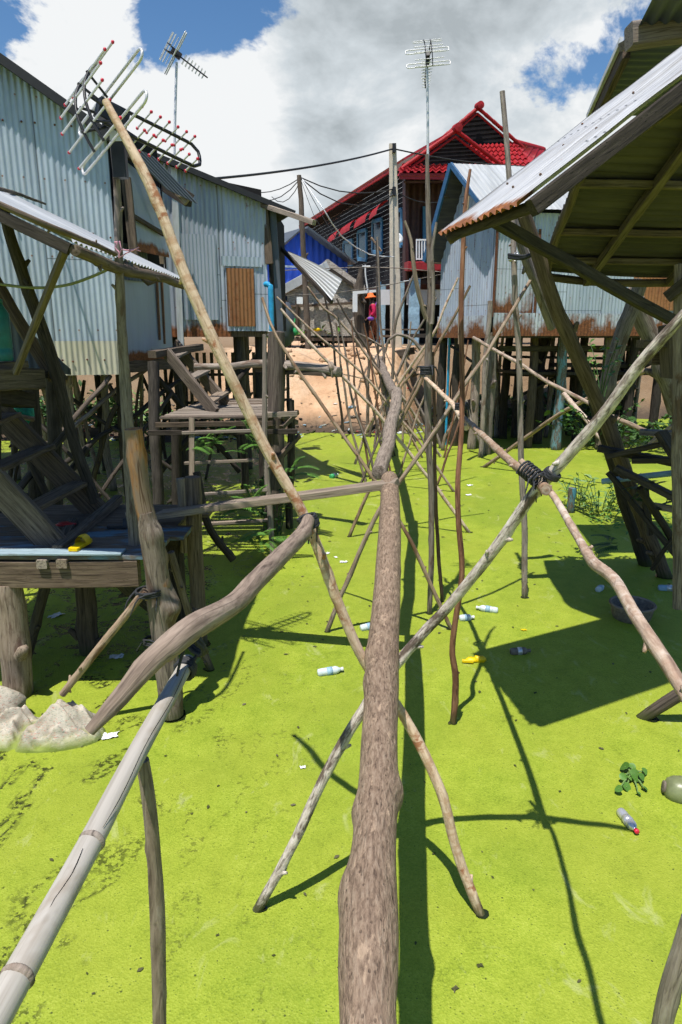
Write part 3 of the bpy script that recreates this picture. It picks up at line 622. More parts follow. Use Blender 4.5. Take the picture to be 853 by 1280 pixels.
# far trestles and rail sticks along the footbridge
B = 'thin support sticks along the far footbridge'
sticks = [
 ('long brown stick rising right across the footbridge, free end near the rusty zinc wall', 'tan', [(410, 788, 5.5), (437, 719, 5.5), (476, 641, 5.45), (500, 603, 5.45), (540, 544, 5.5), (575, 489, 5.6), (616, 426, 5.8), (663, 351, 6.1)], .030),
 ('pale stick slanting from ladder top past the sawn trunk end into the pond', 'tan', [(328, 372, 5.9), (346, 420, 5.8), (400, 502, 5.7), (458, 581, 5.6), (503, 655, 5.55), (530, 712, 5.55), (562, 782, 5.55)], .026),
 ('pale stick crossing the middle of the footbridge, knotted rag at its upper third', 'pale', [(351, 386, 8.4), (380, 420, 8.4), (416, 460, 8.4), (482, 529, 8.5), (532, 592, 8.55), (588, 668, 8.6)], .034),
 ('thin pale stick rising left towards the thatched hut from the shore', 'pale', [(346, 371, 11), (373, 397, 11), (400, 422, 11), (445, 460, 11), (488, 506, 11), (530, 560, 11), (569, 617, 11)], .032),
 ('forked light stick in front of the thatched hut wall', 'tan', [(384, 358, 12.6), (406, 386, 12.6), (419, 395, 12.6), (445, 425, 12.6), (471, 460, 12.6), (510, 508, 12.7), (551, 571, 12.8)], .038),
 ('brown stick below the hanging zinc sheet tip leaning right', 'brown', [(421, 373, 14), (440, 407, 14), (456, 432, 14), (473, 462, 14), (500, 520, 14), (520, 552, 14)], .045),
 ('thin dark stake standing upright on the sandy bank', 'dark', [(428, 536, 17), (422, 480, 17), (414, 410, 17), (405, 366, 17)], .045),
 ('brown stick from the pond left of the second trunk up to the zinc house wall', 'tan', [(437, 671, 8.4), (463, 606, 8.4), (500, 530, 8.5), (543, 440, 8.6), (566, 400, 8.6), (588, 357, 8.6)], .032),
 ('pale bent stick rising to the right, ending before the zinc wall corner', 'pale', [(444, 580, 12.6), (463, 529, 12.4), (500, 478, 12.2), (541, 418, 12), (556, 384, 12), (573, 347, 12)], .038),
 ('thin brown stick leaning beside the second trunk on its left', 'brown', [(452, 604, 10.5), (463, 576, 10.5), (482, 534, 10.6), (500, 500, 10.7)], .03),
 ('thin stick leaning over the second trunk, light upper end beside the mast', 'tan', [(478, 560, 11.6), (498, 527, 11.6), (514, 494, 11.6), (527, 468, 11.6)], .034),
 ('pair mate of the stick leaning over the second trunk, a little higher', 'tan', [(486, 520, 12.4), (500, 487, 12.4), (514, 468, 12.4), (530, 443, 12.4)], .034),
 ('grey stick rising from the bank past the concrete pole base', 'grey', [(491, 474, 14.5), (493, 414, 14.5), (503, 380, 14.5), (519, 339, 14.5)], .045),
 ('slender stick from the third trunk leaning right across the mast', 'grey', [(496, 470, 13.5), (514, 430, 13.5), (530, 401, 13.5), (546, 372, 13.5)], .034),
 ('hooked branch arching over the bank near the concrete pole', 'grey', [(482, 440, 13), (487, 424, 13), (497, 417, 13), (516, 425, 13), (528, 440, 13)], .045),
 ('dark leaning stump at the shore, right of the third trunk', 'dark', [(540, 546, 16.4), (524, 508, 16.6), (505, 470, 16.8)], .07),
 ('grey slanting stake at the shore between dark stumps', 'grey', [(551, 557, 15.5), (534, 524, 15.6), (516, 493, 15.8)], .05),
 ('short stake leaning left at the shore under the zinc house', 'tan', [(554, 553, 15.2), (562, 535, 15.2), (572, 518, 15.2)], .06),
 ('root-like stake leaning right at the shore under the zinc house', 'grey', [(603, 560, 14.6), (595, 540, 14.7), (588, 526, 14.8), (583, 500, 14.8)], .075),
 ('bent stake leaning into the others left of the mast foot', 'tan', [(528, 572, 12.7), (508, 538, 12.7), (492, 508, 12.7)], .03),
 ('thin twig crossing the sandy bank behind the second trunk', 'tan', [(408, 462, 18), (440, 470, 18), (466, 476, 18)], .03),
 ('slim stick from the pond up to the third trunk, left side', 'brown', [(468, 560, 12), (474, 520, 12.2), (484, 486, 12.4)], .03),
 ('brown stick beside the slim stick left of the third trunk', 'brown', [(462, 546, 14), (470, 505, 14), (478, 470, 14)], .035),
 ('stake with a split top standing before the red shirted person', 'grey', [(460, 478, 18), (462, 455, 18), (459, 425, 18)], .06),
 ('thin stake with a crooked tip to the right of the red shirted person', 'grey', [(480, 462, 17), (476, 400, 17), (474, 340, 17), (472, 296, 17)], .045),
 ('low rail stick lying across the uprights on the bank', 'grey', [(440, 412, 17.5), (462, 424, 17.5), (482, 436, 17.5)], .04),
 ('thin pale stake right of the third trunk standing on the bank', 'tan', [(506, 468, 16), (510, 440, 16), (514, 402, 16)], .035),
]
for lab, m, pts, r in sticks:
    n_ = len(pts); pole('support_stick', lab, 'stick', m, pts, [r * (1.0 - .35 * i / (n_ - 1)) if pts[0][1] > pts[-1][1] else r * (.65 + .35 * i / (n_ - 1)) for i in range(n_)], 8, .025, .14, 7, B, seg=.1)
lash('rag_knot', 'knotted cream rag on the pale stick left of the footbridge', P(415, 459, 8.35), (1, 0, .3), .05, 4, .02, 'tan', .05, 3, cat='rag')
mb = MB(); mb.beam(P(474, 446, 21.3), P(518, 438, 21.3), .28, .2); mb.build('driftwood_beam', 'brown', None, 'short dark beam lying on the crest of the sandy bank', 'beam', base=P(474, 446, 21.3))

pole('rail_post', 'thick near post at the bottom right corner, mostly out of frame', 'post', 'postgrey', [(818, 1330, 1.25), (836, 1245, 1.22), (866, 1150, 1.2)], [.030, .031, .031], 14, .004, .06, 5, None, seg=.03)

for k in range(16):                       # the far tangle: thin crooked sticks leaning every way over the trunks
    u0 = R.uniform(452, 560); y = R.uniform(9.5, 16.5); ln = R.choice((-1, 1)); v0 = 640 + 853 * math.tan(math.atan(2.5 / y) - PITCH)
    top = R.uniform(395, 470); u1 = u0 + ln * R.uniform(15, 55)
    pole('tangle_stick', 'thin crooked stick in the far tangle of footbridge supports', 'stick', R.choice(['tan', 'grey', 'brown', 'red']), [(u0, v0, y), ((u0 + u1) / 2 + R.uniform(-5, 5), (v0 + top) / 2, y + .1), (u1, top, y + .2)], [.03, .027, .018], 7, .05, .14, 6, 'far tangle of thin sticks', seg=.15)
# ------------------------------------------------------------------ left: zinc house nearest, on stilts
UP = V((0, 0, 1))
def wallframe(c, ang):
    a = math.radians(ang); U = V((math.cos(a), math.sin(a), 0)); N = V((math.sin(a), -math.cos(a), 0)); return U, N
def hline(p0, U, a, b):                # height of a roof line over a wall foot as a function of the distance along it
    ua, ub = (a - p0).dot(U), (b - p0).dot(U)
    return lambda u: (a.z + (b.z - a.z) * (u - ua) / (ub - ua)) - p0.z
c1 = P(156, 456, 9.0); U1, N1 = wallframe(c1, 20)
L1 = 4.0; O1 = c1 - U1 * L1
ra, rb = PP(0, 78, c1, N1), PP(145, 180, c1, N1); h1 = hline(O1, U1, ra, rb)
house = thing('stilt_house', O1 + V((0, 0, -O1.z)), 'large grey zinc house on stilts, nearest at the left edge', 'house')
mb = MB(); mb.corr(O1, U1, UP, L1, 3, .066, .008, 8, None, h1); mb.build('wall', 'zinc1', house)
mb = MB(); mb.corr(O1 + N1 * .02 - UP * .12, U1, UP, L1, .42, .066, .008, 2); mb.build('skirt_sheet', 'zinc1b', house)
mb = MB()                                # nail heads
for k in range(26):
    for vv in (.06, 1.55, 2.75):
        u = L1 - .08 - k * .17 + R.uniform(-.03, .03)
        if vv < h1(u) - .1: mb.ball(O1 + U1 * u + UP * (vv + R.uniform(-.02, .02)) + N1 * (.034 if vv < .1 else .014), .013, 6)
mb.build('nail_heads', 'rustdk', house)
# recessed flat wall with a propped window sheet
w2a, w2b = P(157, 447, 9.25), P(216, 433, 10.3); U2 = (w2b - w2a); U2.z = 0; L2 = U2.length; U2.normalize(); N2 = U2.cross(UP).normalized()
w2a.z = w2b.z = 2.22
mb = MB(); mb.corr(w2a - UP * .05, U2, UP, L2, 1.25, .5, .012, 4, dent=.006); mb.build('wall_panel', 'zincflat', house)
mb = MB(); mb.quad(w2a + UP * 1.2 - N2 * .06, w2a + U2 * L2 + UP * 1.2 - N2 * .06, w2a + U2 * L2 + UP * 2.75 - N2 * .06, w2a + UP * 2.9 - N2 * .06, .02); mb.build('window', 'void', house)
mb = MB(); mb.corr(w2a - U2 * .02 + UP * .98 + N2 * .03, U2, UP, .62, .45, .066, .007, 2); mb.build('wall_panel', 'zinccool', house)
q1, q2, q3, q4 = P(163, 312, 9.1), P(212, 322, 9.9), P(200, 236, 10.0), P(151, 196, 9.15)
mb = MB(); mb.quad(q1, q2, q3, q4, .006)
sh = mb.build('shutter', 'zincflat', house)
mb = MB(); mb.beam(P(163, 268, 9.08), P(205, 293, 9.8), .05, .05); mb.beam(q4, q1, .035, .035); mb.build('shutter_batten', 'brown', sh)
mb = MB(); mb.beam(P(160, 222, 9.0), P(172, 345, 9.0), .07, .05); mb.build('window_post', 'brown', house)
mb = MB(); mb.beam(P(196, 250, 10), P(203, 330, 10.05), .06, .05); mb.build('window_post', 'plank', house)
mb = MB(); mb.beam(P(202, 338, 10.1), P(206, 430, 10.1), .03, .03); mb.beam(P(196, 340, 10.0), P(200, 425, 10.0), .03, .03); mb.build('door_edge', 'rust', house)
mb = MB(); mb.tube([P(176, 340, 9.3), P(186, 353, 9.3), P(196, 345, 9.4)], .05, 8, 0, .1, 0); mb.build('gutter_scrap', 'brown', house)
# roof with dark eave strip; rises to a ridge out of frame
def roof_sheet(p0, h, U, N, u0, u1, back, over=.16, lift=.03, drop=.0):
    a = p0 + U * u0 + UP * (h(u0) + lift) + N * over; b = p0 + U * u1 + UP * (h(u1) + lift) + N * over
    return a, b, b - N * back, a - N * back
a, b, c, d = roof_sheet(O1, h1, U1, N1, 0, L1 + .12, 6.5)
mb = MB(); mb.corr(a, (d - a), (b - a), (d - a).length, (b - a).length, .076, .009, 5); mb.build('roof', 'zincroof', house)
mb = MB(); mb.beam(a - UP * .03, b - UP * .03, .03, .10); mb.build('eave_board', 'edge', house)
e1, e2, e3, e4 = P(147, 173, 9.1), P(193, 196, 9.3), P(251, 257, 9.5), P(236, 240, 11.0)
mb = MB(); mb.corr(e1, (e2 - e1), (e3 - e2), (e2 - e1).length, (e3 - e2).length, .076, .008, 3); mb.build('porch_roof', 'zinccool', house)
mb = MB(); mb.beam(P(120, 162, 9.2), P(240, 250, 9.6), .10, .12); mb.beam(P(206, 232, 10.4), P(236, 252, 9.9), .10, .14); mb.build('rafter', 'dark', house)
mb = MB(); mb.beam(P(222, 240, 9.5), P(234, 253, 9.5), .09, .09); mb.build('rafter', 'plank', house)
mb = MB(); back = -N1
fl = [O1 - UP * .05, c1 - UP * .05 , c1 - UP * .05 + U2 * L2 * .6 - N1 * 6.5, O1 - UP * .05 - N1 * 6.5]
mb.quad(fl[0] - N1 * .05, fl[1] - N1 * .05, fl[2], fl[3], -.10); mb.build('floor_slab', 'brown', house)
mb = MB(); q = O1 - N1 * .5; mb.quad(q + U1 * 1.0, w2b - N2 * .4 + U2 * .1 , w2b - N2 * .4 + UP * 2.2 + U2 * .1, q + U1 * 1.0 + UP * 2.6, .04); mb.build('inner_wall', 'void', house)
mb = MB(); mb.beam(w2a - UP * .12 - N2 * .05, w2b - UP * .12 - N2 * .05, .10, .16); mb.build('floor_beam', 'brown', house)
for u, bk in ((.3, .3), (1.9, .3), (3.3, .35), (3.95, .5), (1.0, 2.0), (2.6, 2.0), (3.8, 2.3), (.5, 3.8), (2.2, 3.8), (3.7, 4.2)):
    q = O1 + U1 * u - N1 * bk; mb = MB(); mb.tube([V((q.x, q.y, -.3)), V((q.x + R.uniform(-.06, .06), q.y, 1.0)), V((q.x, q.y, q.z - .05))], [.065, .06, .055], 9, .03, .12, 5, .12)
    mb.build('stilt', R.choice(['brown', 'dark', 'grey']), house)
for (u1, v1, y1), (u2, v2, y2), r, m in (((64, 590, 8.5), (250, 300 + 160, 11), .05, 'dark'), ((60, 560, 8.6), (210, 440, 10.5), .045, 'grey'), ((90, 498, 9.3), (220, 590, 9.5), .04, 'dark'), ((110, 640, 8.2), (215, 492, 10), .04, 'dark'),
                                         ((40, 520, 8.3), (190, 680, 8.4), .04, 'dark'), ((84, 580, 9.8), (70, 470, 9.8), .05, 'grey'), ((108, 610, 10.0), (92, 460, 10.0), .05, 'grey'), ((60, 555, 8.0), (138, 470, 9.0), .045, 'brown')):
    mb = MB(); mb.tube([P(u1, v1, y1), P(u2, v2, y2)], r * .68, 8, .05, .14, 5, .15); mb.build('brace', m, house)
for k in range(16):
    q0 = O1 + U1 * R.uniform(.5, L1 + .6) - N1 * R.uniform(.3, 4.5); dx = R.uniform(-.9, .9); mb = MB()
    mb.tube([V((q0.x, q0.y, R.choice((-.2, .3, .8)))), V((q0.x + dx * .5, q0.y, 1.1)), V((q0.x + dx, q0.y + R.uniform(-.4, .4), R.uniform(1.5, 2.1)))], R.uniform(.022, .04), 7, .05, .14, 4, .15); mb.build('brace', R.choice(['dark', 'dark', 'grey', 'brown']), house)
# ------------------------------------------------------------------ second zinc house
c2 = P(336, 413, 11.2); U3, N3 = wallframe(c2, 19); o2 = PP(214, 432, c2, N3); o2.z = c2.z; L3 = (c2 - o2).dot(U3)
rc, rd = PP(214, 207, c2, N3), PP(337, 258, c2, N3); h2 = hline(o2, U3, rc, rd)
h2house = thing('stilt_house', V((c2.x, c2.y, 0)), 'second grey zinc house with a rusty square patch and blue pipe', 'house')
m1 = (PP(290, 425, c2, N3) - o2).dot(U3)
mb = MB(); mb.corr(o2 - UP * .10, U3, UP, m1, 3, .070, .008, 8, None, lambda u: h2(u) + .1); mb.build('wall_sheet', 'zinc2', h2house)
mb = MB(); mb.corr(o2 + N3 * .012, U3, UP, L3, 3, .070, .008, 8, lambda u: -.01, h2, w0=m1 - .06); mb.build('wall_sheet', 'zincrb', h2house)
pa, pb = PP(282, 335, c2, N3), PP(319, 408, c2, N3)
mb = MB(); mb.corr(V((pa.x, pa.y, pb.z)) + N3 * .03, U3, UP, (pb - pa).dot(U3), pa.z - pb.z, .06, .008, 3); mb.build('rusty_patch', 'rust', h2house)
pa, pb = PP(225, 292, c2, N3), PP(274, 400, c2, N3)
mb = MB(); mb.corr(V((pa.x, pa.y, pb.z)) + N3 * .028, U3, UP, (pb - pa).dot(U3), pa.z - pb.z, .055, .007, 3); mb.build('patch_sheet', 'zincflat2', h2house)
pa, pb = PP(276, 320, c2, N3), PP(327, 334, c2, N3)
mb = MB(); mb.corr(V((pa.x, pa.y, pb.z)) + N3 * .034, U3, UP, (pb - pa).dot(U3), pa.z - pb.z, .07, .007, 3); mb.build('patch_sheet', 'zinc1', h2house)
mb = MB(); mb.beam(PP(217, 210, c2, N3) + N3 * .03, PP(226, 432, c2, N3) + N3 * .03, .09, .03, N3); mb.build('corner_board', 'zincroof', h2house)
a, b, c, d = roof_sheet(o2, h2, U3, N3, -.3, L3 + .42, 6.2, .15)
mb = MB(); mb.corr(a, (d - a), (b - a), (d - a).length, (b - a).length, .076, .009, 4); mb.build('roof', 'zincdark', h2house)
mb = MB(); mb.beam(a - UP * .02, b - UP * .02, .03, .08); mb.build('eave_board', 'edge', h2house)
mb = MB(); mb.beam(PP(316, 246, c2, N3) - N3 * .3, P(393, 278, 10.4), .07, .07); mb.build('rafter', 'plank', h2house)
mb = MB(); mb.beam(P(330, 258, 11.25), P(337, 330, 11.2), .12, .08); mb.build('corner_post', 'brown', h2house)
mb = MB(); mb.beam(P(341, 262, 11.3), P(351, 415, 11.3), .10, .05); mb.build('corner_post', 'zinccool', h2house)
s1, s2 = c2 + U3 * .06, P(358, 412, 12.6); s2.z = s1.z
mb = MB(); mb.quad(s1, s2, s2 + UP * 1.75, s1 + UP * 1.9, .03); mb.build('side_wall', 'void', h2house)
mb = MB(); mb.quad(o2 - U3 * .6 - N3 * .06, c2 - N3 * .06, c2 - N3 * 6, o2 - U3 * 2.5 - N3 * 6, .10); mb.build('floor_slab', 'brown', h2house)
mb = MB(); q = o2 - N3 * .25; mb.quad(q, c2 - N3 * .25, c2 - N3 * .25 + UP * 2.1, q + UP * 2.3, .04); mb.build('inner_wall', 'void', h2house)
mb = MB(); mb.tube([P(332, 356, 11.0), P(333.5, 355, 10.98), P(337, 357, 10.95), P(338.5, 362, 10.95), P(340, 414, 10.95)], .042, 10, 0, 0, 0, .02); mb.build('drain_pipe', 'pvc', h2house)
for u, bk in ((.1, .2), (1.1, .25), (L3 - .1, .3), (.3, 1.7), (1.4, 1.7), (L3, 1.9), (.5, 3.2), (1.6, 3.2)):
    q = o2 + U3 * u - N3 * bk; mb = MB(); mb.tube([V((q.x, q.y, -.3)), V((q.x, q.y, q.z - .05))], .065, 9, .03, .12, 4, .15); mb.build('stilt', R.choice(['brown', 'dark']), h2house)
for k in range(14):
    q0 = o2 + U3 * R.uniform(-.6, L3 + .3) - N3 * R.uniform(.2, 4); dx = R.uniform(-.9, .9); mb = MB()
    mb.tube([V((q0.x, q0.y, R.choice((-.2, .3, .8)))), V((q0.x + dx * .5, q0.y, 1.2)), V((q0.x + dx, q0.y + R.uniform(-.4, .4), R.uniform(1.6, 2.4)))], R.uniform(.022, .04), 7, .05, .14, 4, .15); mb.build('brace', R.choice(['dark', 'dark', 'grey', 'brown']), h2house)
for k in range(15):                     # slatted fence under the floor
    q = o2 + U3 * (.5 + k * .13) - N3 * 1.9; mb = MB(); mb.beam((q.x, q.y, 1.15 + R.uniform(-.1, .1)), (q.x, q.y, 2.2), .06, .015); mb.build('slat', 'brown', h2house)
for vv in (1.3, 1.8):
    q = o2 + U3 * .4 - N3 * 1.93; mb = MB(); mb.beam(V((q.x, q.y, vv)), V((q.x, q.y, vv)) + U3 * 2.0, .04, .05); mb.build('slat_rail', 'dark', h2house)
for (u1, v1, y1), (u2, v2, y2) in (((200, 590, 9.6), (318, 450, 11.5)), ((195, 470, 10.3), (300, 590, 10.5)), ((330, 600, 9.4), (360, 560, 9.5))):
    mb = MB(); mb.tube([P(u1, v1, y1), P(u2, v2, y2)], .045, 8, .03, .1, 3, .15); mb.build('brace', 'dark', h2house)
# landing, stair and ladder in front of the second house
def zat(u, v, z): return G(u, v, z)
zl = 1.55; fL, fR = G(201, 523, zl), G(341, 522, zl); bL, bR = G(262, 499, zl), G(339, 499, zl)
land = thing('landing', V((fR.x, fR.y, 0)), 'weathered slatted landing below the zinc house door', 'platform')
for k in range(13):
    q = k / 13; q2 = (k + .86) / 13
    mb = MB(); a, b = fL + (bL - fL) * q, fR + (bR - fR) * q
    if k % 2 == 0: mb.beam(a + UP * .012, b + UP * R.uniform(.01, .02), (bR - fR).length / 13 * .86, .024, UP)
    else: mb.beam(a + UP * .012, b + UP * .014, (bR - fR).length / 13 * .8, .022, UP)
    mb.build('slat', R.choice(['plank', 'brown', 'plank']), land)
for (u1, u2, v1, m) in ((195, 345, 531, 'brown'), (186, 372, 541, 'dark'), (330, 372, 519, 'plank')):
    mb = MB(); mb.beam(P(u1, v1, 8.05), P(u2, v1 - 2, 8.05), .05, .06); mb.build('beam', m, land)
mb = MB(); mb.tube([P(338, 692, 8.7), P(345, 560, 8.7), P(346, 415, 8.7)], [.115, .11, .105], 10, .02, .12, 5, .1); mb.build('post', 'brown', land)
mb = MB(); mb.tube([P(362, 660, 8.8), P(364, 560, 8.8), P(363, 500, 8.8)], .05, 8, .02, .1, 4); mb.build('post', 'dark', land)
mb = MB(); mb.tube([P(200, 700, 8.4), P(196, 600, 8.4), P(192, 452, 8.6)], .07, 9, .02, .1, 4); mb.build('post', 'dark', land)
mb = MB(); mb.tube([P(222, 660, 9.4), P(220, 540, 9.4), P(218, 520, 9.4)], .07, 9, .02, .1, 4); mb.build('post', 'dark', land)
for k, (u1, v1, u2, v2) in enumerate(((352, 535, 372, 515), (350, 520, 371, 528), (346, 575, 374, 545))):
    mb = MB(); mb.beam(P(u1, v1, 8.5), P(u2, v2, 8.9), .05, .06); mb.build('brace', 'brown', land)
mb = MB(); mb.tube([P(244, 458, 9.0), P(290, 457, 8.9), P(332, 455, 8.8), P(400, 461, 8.5), P(424, 465, 8.3)], [.04, .045, .05, .06, .06], 9, .02, .1, 5)
mb.build('pole', 'grey', None, 'horizontal pole tied across the big dark post, sticking out right', 'pole', base=P(332, 455, 8.8))
mb = MB(); mb.beam(P(322, 460, 8.95), P(426, 466, 8.35), .09, .10); mb.build('beam', 'brown', None, 'dark square beam beneath the horizontal pole by the big post', 'beam', base=P(332, 460, 8.8))
stair = thing('stair', G(276, 512, zl), 'steep wooden stair from the slatted landing up to the zinc door', 'stair')
for (u1, v1, y1, u2, v2, y2) in ((270, 517, 8.6, 209, 441, 9.3), (283, 505, 9.4, 219, 430, 10.0)):
    mb = MB(); mb.beam(P(u1, v1, y1), P(u2, v2, y2), .05, .16); mb.build('side_board', 'brown', stair)
for (u1, v1, y1, u2, v2, y2) in ((260, 503, 8.75, 279, 491, 9.45), (237, 473, 9.0, 256, 464, 9.7), (217, 446, 9.25, 234, 438, 9.9), (190, 443, 9.1, 250, 434, 10.0)):
    mb = MB(); mb.beam(P(u1, v1, y1), P(u2, v2, y2), .16 if v1 != 443 else .14, .035 if v1 != 443 else .09, UP); mb.build('step', 'plank' if v1 != 443 else 'brown', stair)
lad = thing('ladder', V((P(338, 690, 7.7).x, 7.7, 0)), 'wide ladder of pale rungs leading from landing down into the pond', 'ladder')
mb = MB(); mb.tube([P(341, 694, 7.65), P(337, 640, 7.7), P(331, 546, 7.8), P(331, 418, 7.9)], [.032, .036, .032, .024], 9, .01, .1, 6); mb.build('rail', 'plank', lad)
mb = MB(); mb.beam(P(240, 700, 7.6), P(240, 522, 7.75), .06, .04); mb.build('rail', 'plank', lad)
for (u1, v1, u2, v2) in ((228, 541, 324, 538), (231, 579, 324, 575), (250, 618, 335, 612), (250, 655, 336, 650), (226, 699, 348, 694)):
    mb = MB(); mb.beam(P(u1, v1, 7.72), P(u2, v2, 7.72), .05, .032); mb.build('rung', 'plank', lad)
# ------------------------------------------------------------------ the near deck with its own stair
zd = 1.07
deck = thing('wooden_deck', V((-2.0, 4.6, 0)), 'low wooden deck with worn blue paint, left foreground', 'platform')
xl, xr = -3.3, G(212, 672, zd).x; ys_ = [4.355, 4.80, 5.12, 5.46, 5.80]
for k, (y0, y1) in enumerate(zip(ys_, ys_[1:])):
    mb = MB(); x1_ = xr + (.0, .10, -.02, .16)[k]; mb.beam((xl, (y0 + y1) / 2, zd - .015 - .004 * (k % 2)), (x1_, (y0 + y1) / 2, zd - .015), y1 - y0 - .012, .03, UP); mb.build('board', ['deckblue', 'deckblue', 'brown', 'brown'][k], deck)
mb = MB(); mb.beam((-2.58, 4.395, zd + .012), (xr - .22, 4.405, zd + .012), .12, .012, UP); mb.build('blue_edge_strip', 'bluestrip', deck)
mb = MB(); mb.beam((xl, 4.38, .935), (xr - .12, 4.40, .935), .08, .19, UP); mb.build('front_beam', 'brown', deck)
mb = MB(); mb.beam((xl, 5.7, .90), (xr, 5.7, .90), .08, .18, UP); mb.build('back_beam', 'brown', deck)
for x in (-2.0, -1.87, -2.5):
    mb = MB(); mb.beam((x, 4.33, 1.02), (x, 5.8, 1.02), .07, .06, UP); mb.build('joist', 'plank', deck)
for pts, r, m in (([(24, 868, 4.43), (18, 790, 4.43), (12, 728, 4.43)], [.098, .10, .085], 'tan'), ([(112, 818, 5.1), (106, 728, 5.1)], [.075, .075], 'brown'), ([(36, 815, 4.9), (58, 727, 4.9)], [.035, .04], 'dark'), ([(190, 760, 5.3), (150, 727, 5.0)], [.05, .05], 'dark')):
    p = px(pts); p[0] = p[0] + (p[0] - p[1]).normalized() * .25; mb = MB(); mb.tube(p, r, 12, .01, .1, 6); mb.build('post', m, deck)
for x in (-3.0, -1.45):
    mb = MB(); mb.tube([V((x, 5.7, -.3)), V((x, 5.7, .85))], .08, 9, .01, .1, 4); mb.build('post', 'dark', deck)
mb = MB(); mb.beam(P(92, 652, 5.1) , P(72, 690, 4.5), .07, .07); mb.beam(P(148, 624, 5.75), P(72, 688, 4.46), .07, .07); o = mb.build('loose_batten', 'brown', None, 'dark loose batten lying aslant on the blue deck boards', 'batten', base=G(72, 688, 1.1))
pole('upright_post', 'tall weathered post between deck and zinc house carrying the big aerial', 'post', 'grey',
     [(169, 692, 4.62), (164, 600, 4.62), (158, 500, 4.6), (153, 400, 4.56), (150, 320, 4.52), (146, 235, 4.48), (141, 180, 4.42), (138, 140, 4.38)], [.060, .060, .052, .042, .036, .030, .026, .022], 11, .012, .1, 12, None, seg=.06)
pole('prop_post', 'dark post leaning outward behind the deck, foot in the shaded pond', 'post', 'dark', [(292, 700, 6.0), (262, 660, 6.0), (246, 590, 6.1)], [.05, .05, .05], 9, .02, .1, 4)
pole('thick_post', 'thick dark sawn post at the right end of the deck', 'post', 'brown', [(250, 790, 5.25), (245, 700, 5.25), (241, 596, 5.25)], [.085, .085, .085], 12, .01, .1, 5)
pole('thick_post', 'shorter flat sawn post beside the thick dark one at the deck end', 'post', 'plank', [(232, 690, 5.6), (230, 640, 5.6), (226, 598, 5.6)], [.055, .055, .055], 10, .01, .1, 3)
ds = thing('stair', P(70, 685, 4.6), 'heavy dark wooden stair rising left from the blue deck', 'stair')
mb = MB(); mb.beam(P(70, 684, 4.62), P(-60, 545, 4.6), .06, .20, None); mb.build('side_board', 'brown', ds)
mb = MB(); mb.beam(P(122, 640, 5.5), P(-20, 495, 5.6), .06, .20); mb.build('side_board', 'brown', ds)
for (u1, v1, y1, u2, v2, y2) in ((28, 641, 4.6, 102, 603, 5.5), (-10, 588, 4.6, 58, 558, 5.6), (-30, 535, 4.6, 15, 518, 5.6)):
    mb = MB(); mb.beam(P(u1, v1, y1), P(u2, v2, y2), .15, .035, UP); mb.build('step', 'brown', ds)
pole('prop_pole', 'slanting pale prop from the white sack up to the thick deck post', 'pole', 'tan', [(78, 868, 4.0), (120, 815, 4.02), (182, 738, 4.05)], [.032, .036, .034], 12, .006, .08, 5, None, seg=.04)
# ------------------------------------------------------------------ porch at the left edge with its zinc lean-to roof
ex, ey0, ey1, ez, esl = -1.38, 3.72, 6.62, 2.97, .48
lean = thing('lean_to_roof', V((ex, 5.0, ez)), 'bright zinc lean-to roof held down by poles at the left edge', 'roof')
up_ = V((-1, 0, esl)).normalized(); mb = MB(); mb.corr((ex, ey0, ez), (0, 1, 0), up_, ey1 - ey0, 2.6, .076, .008, 10, dent=.006); mb.build('roof_sheet', 'zincroof', lean)
Nl = V((0, 1, 0)).cross(up_).normalized(); Nl = Nl if Nl.z > 0 else -Nl
def rp(u, v): return PP(u, v, V((ex, ey0, ez)), Nl)
mb = MB(); mb.tube([V((ex + .01, ey0 + .02, ez - .045)), V((ex, 4.6, ez - .06)), V((ex + .02, 5.6, ez - .05)), V((ex, ey1 + .05, ez - .05))], [.03, .036, .034, .028], 9, .015, .16, 9); mb.build('edge_pole', 'brown', lean)
mb = MB(); mb.beam(V((ex - .02, ey0 + .03, ez - .04)), V((ex - 2.4, ey0 + .03, ez - .04 + 2.38 * esl)), .04, .06); mb.build('edge_batten', 'dark', lean)
mb = MB(); mb.beam(V((ex - .02, ey1 - .05, ez - .04)), V((ex - 2.4, ey1 - .05, ez - .04 + 2.38 * esl)), .04, .06); mb.build('edge_batten', 'dark', lean)
for a_, b_, c_ in (((-30, 248), (60, 290), (143, 322)), ((-30, 232), (20, 245), (56, 257))):
    mb = MB(); mb.tube([rp(*a_) + Nl * .02, rp(*b_) + Nl * .025, rp(*c_) + Nl * .02], [.014, .016, .013], 8, .008, .15, 5); mb.build('weight_pole', 'brown', lean)
porch = thing('porch', P(20, 470, 5.3), 'dark shaded porch of rough timbers under the lean-to roof, left edge', 'porch')
for pts, r, m in (([(2, 250, 5.3), (14, 300, 5.3), (37, 366, 5.35), (69, 462, 5.4), (90, 541, 5.45), (119, 628, 5.5)], [.035, .04, .045, .05, .045, .045], 'dark'),
                  ([(-30, 310, 5.6), (30, 410, 5.6), (68, 474, 5.6)], [.05, .05, .05], 'brown'), ([(-10, 640, 5.0), (-14, 480, 5.0)], [.08, .08], 'dark'), ([(52, 700, 6.2), (44, 560, 6.2), (38, 470, 6.2)], [.07, .07, .07], 'dark'), ([(70, 640, 6.6), (66, 470, 6.6)], [.07, .07], 'dark')):
    mb = MB(); mb.tube(px(pts), r, 9, .015, .14, 6); mb.build('timber', m, porch)
mb = MB(); mb.beam(P(84, 306, 3.78), P(20, 466, 4.6), .036, .036); mb.build('strut', 'brown', porch)
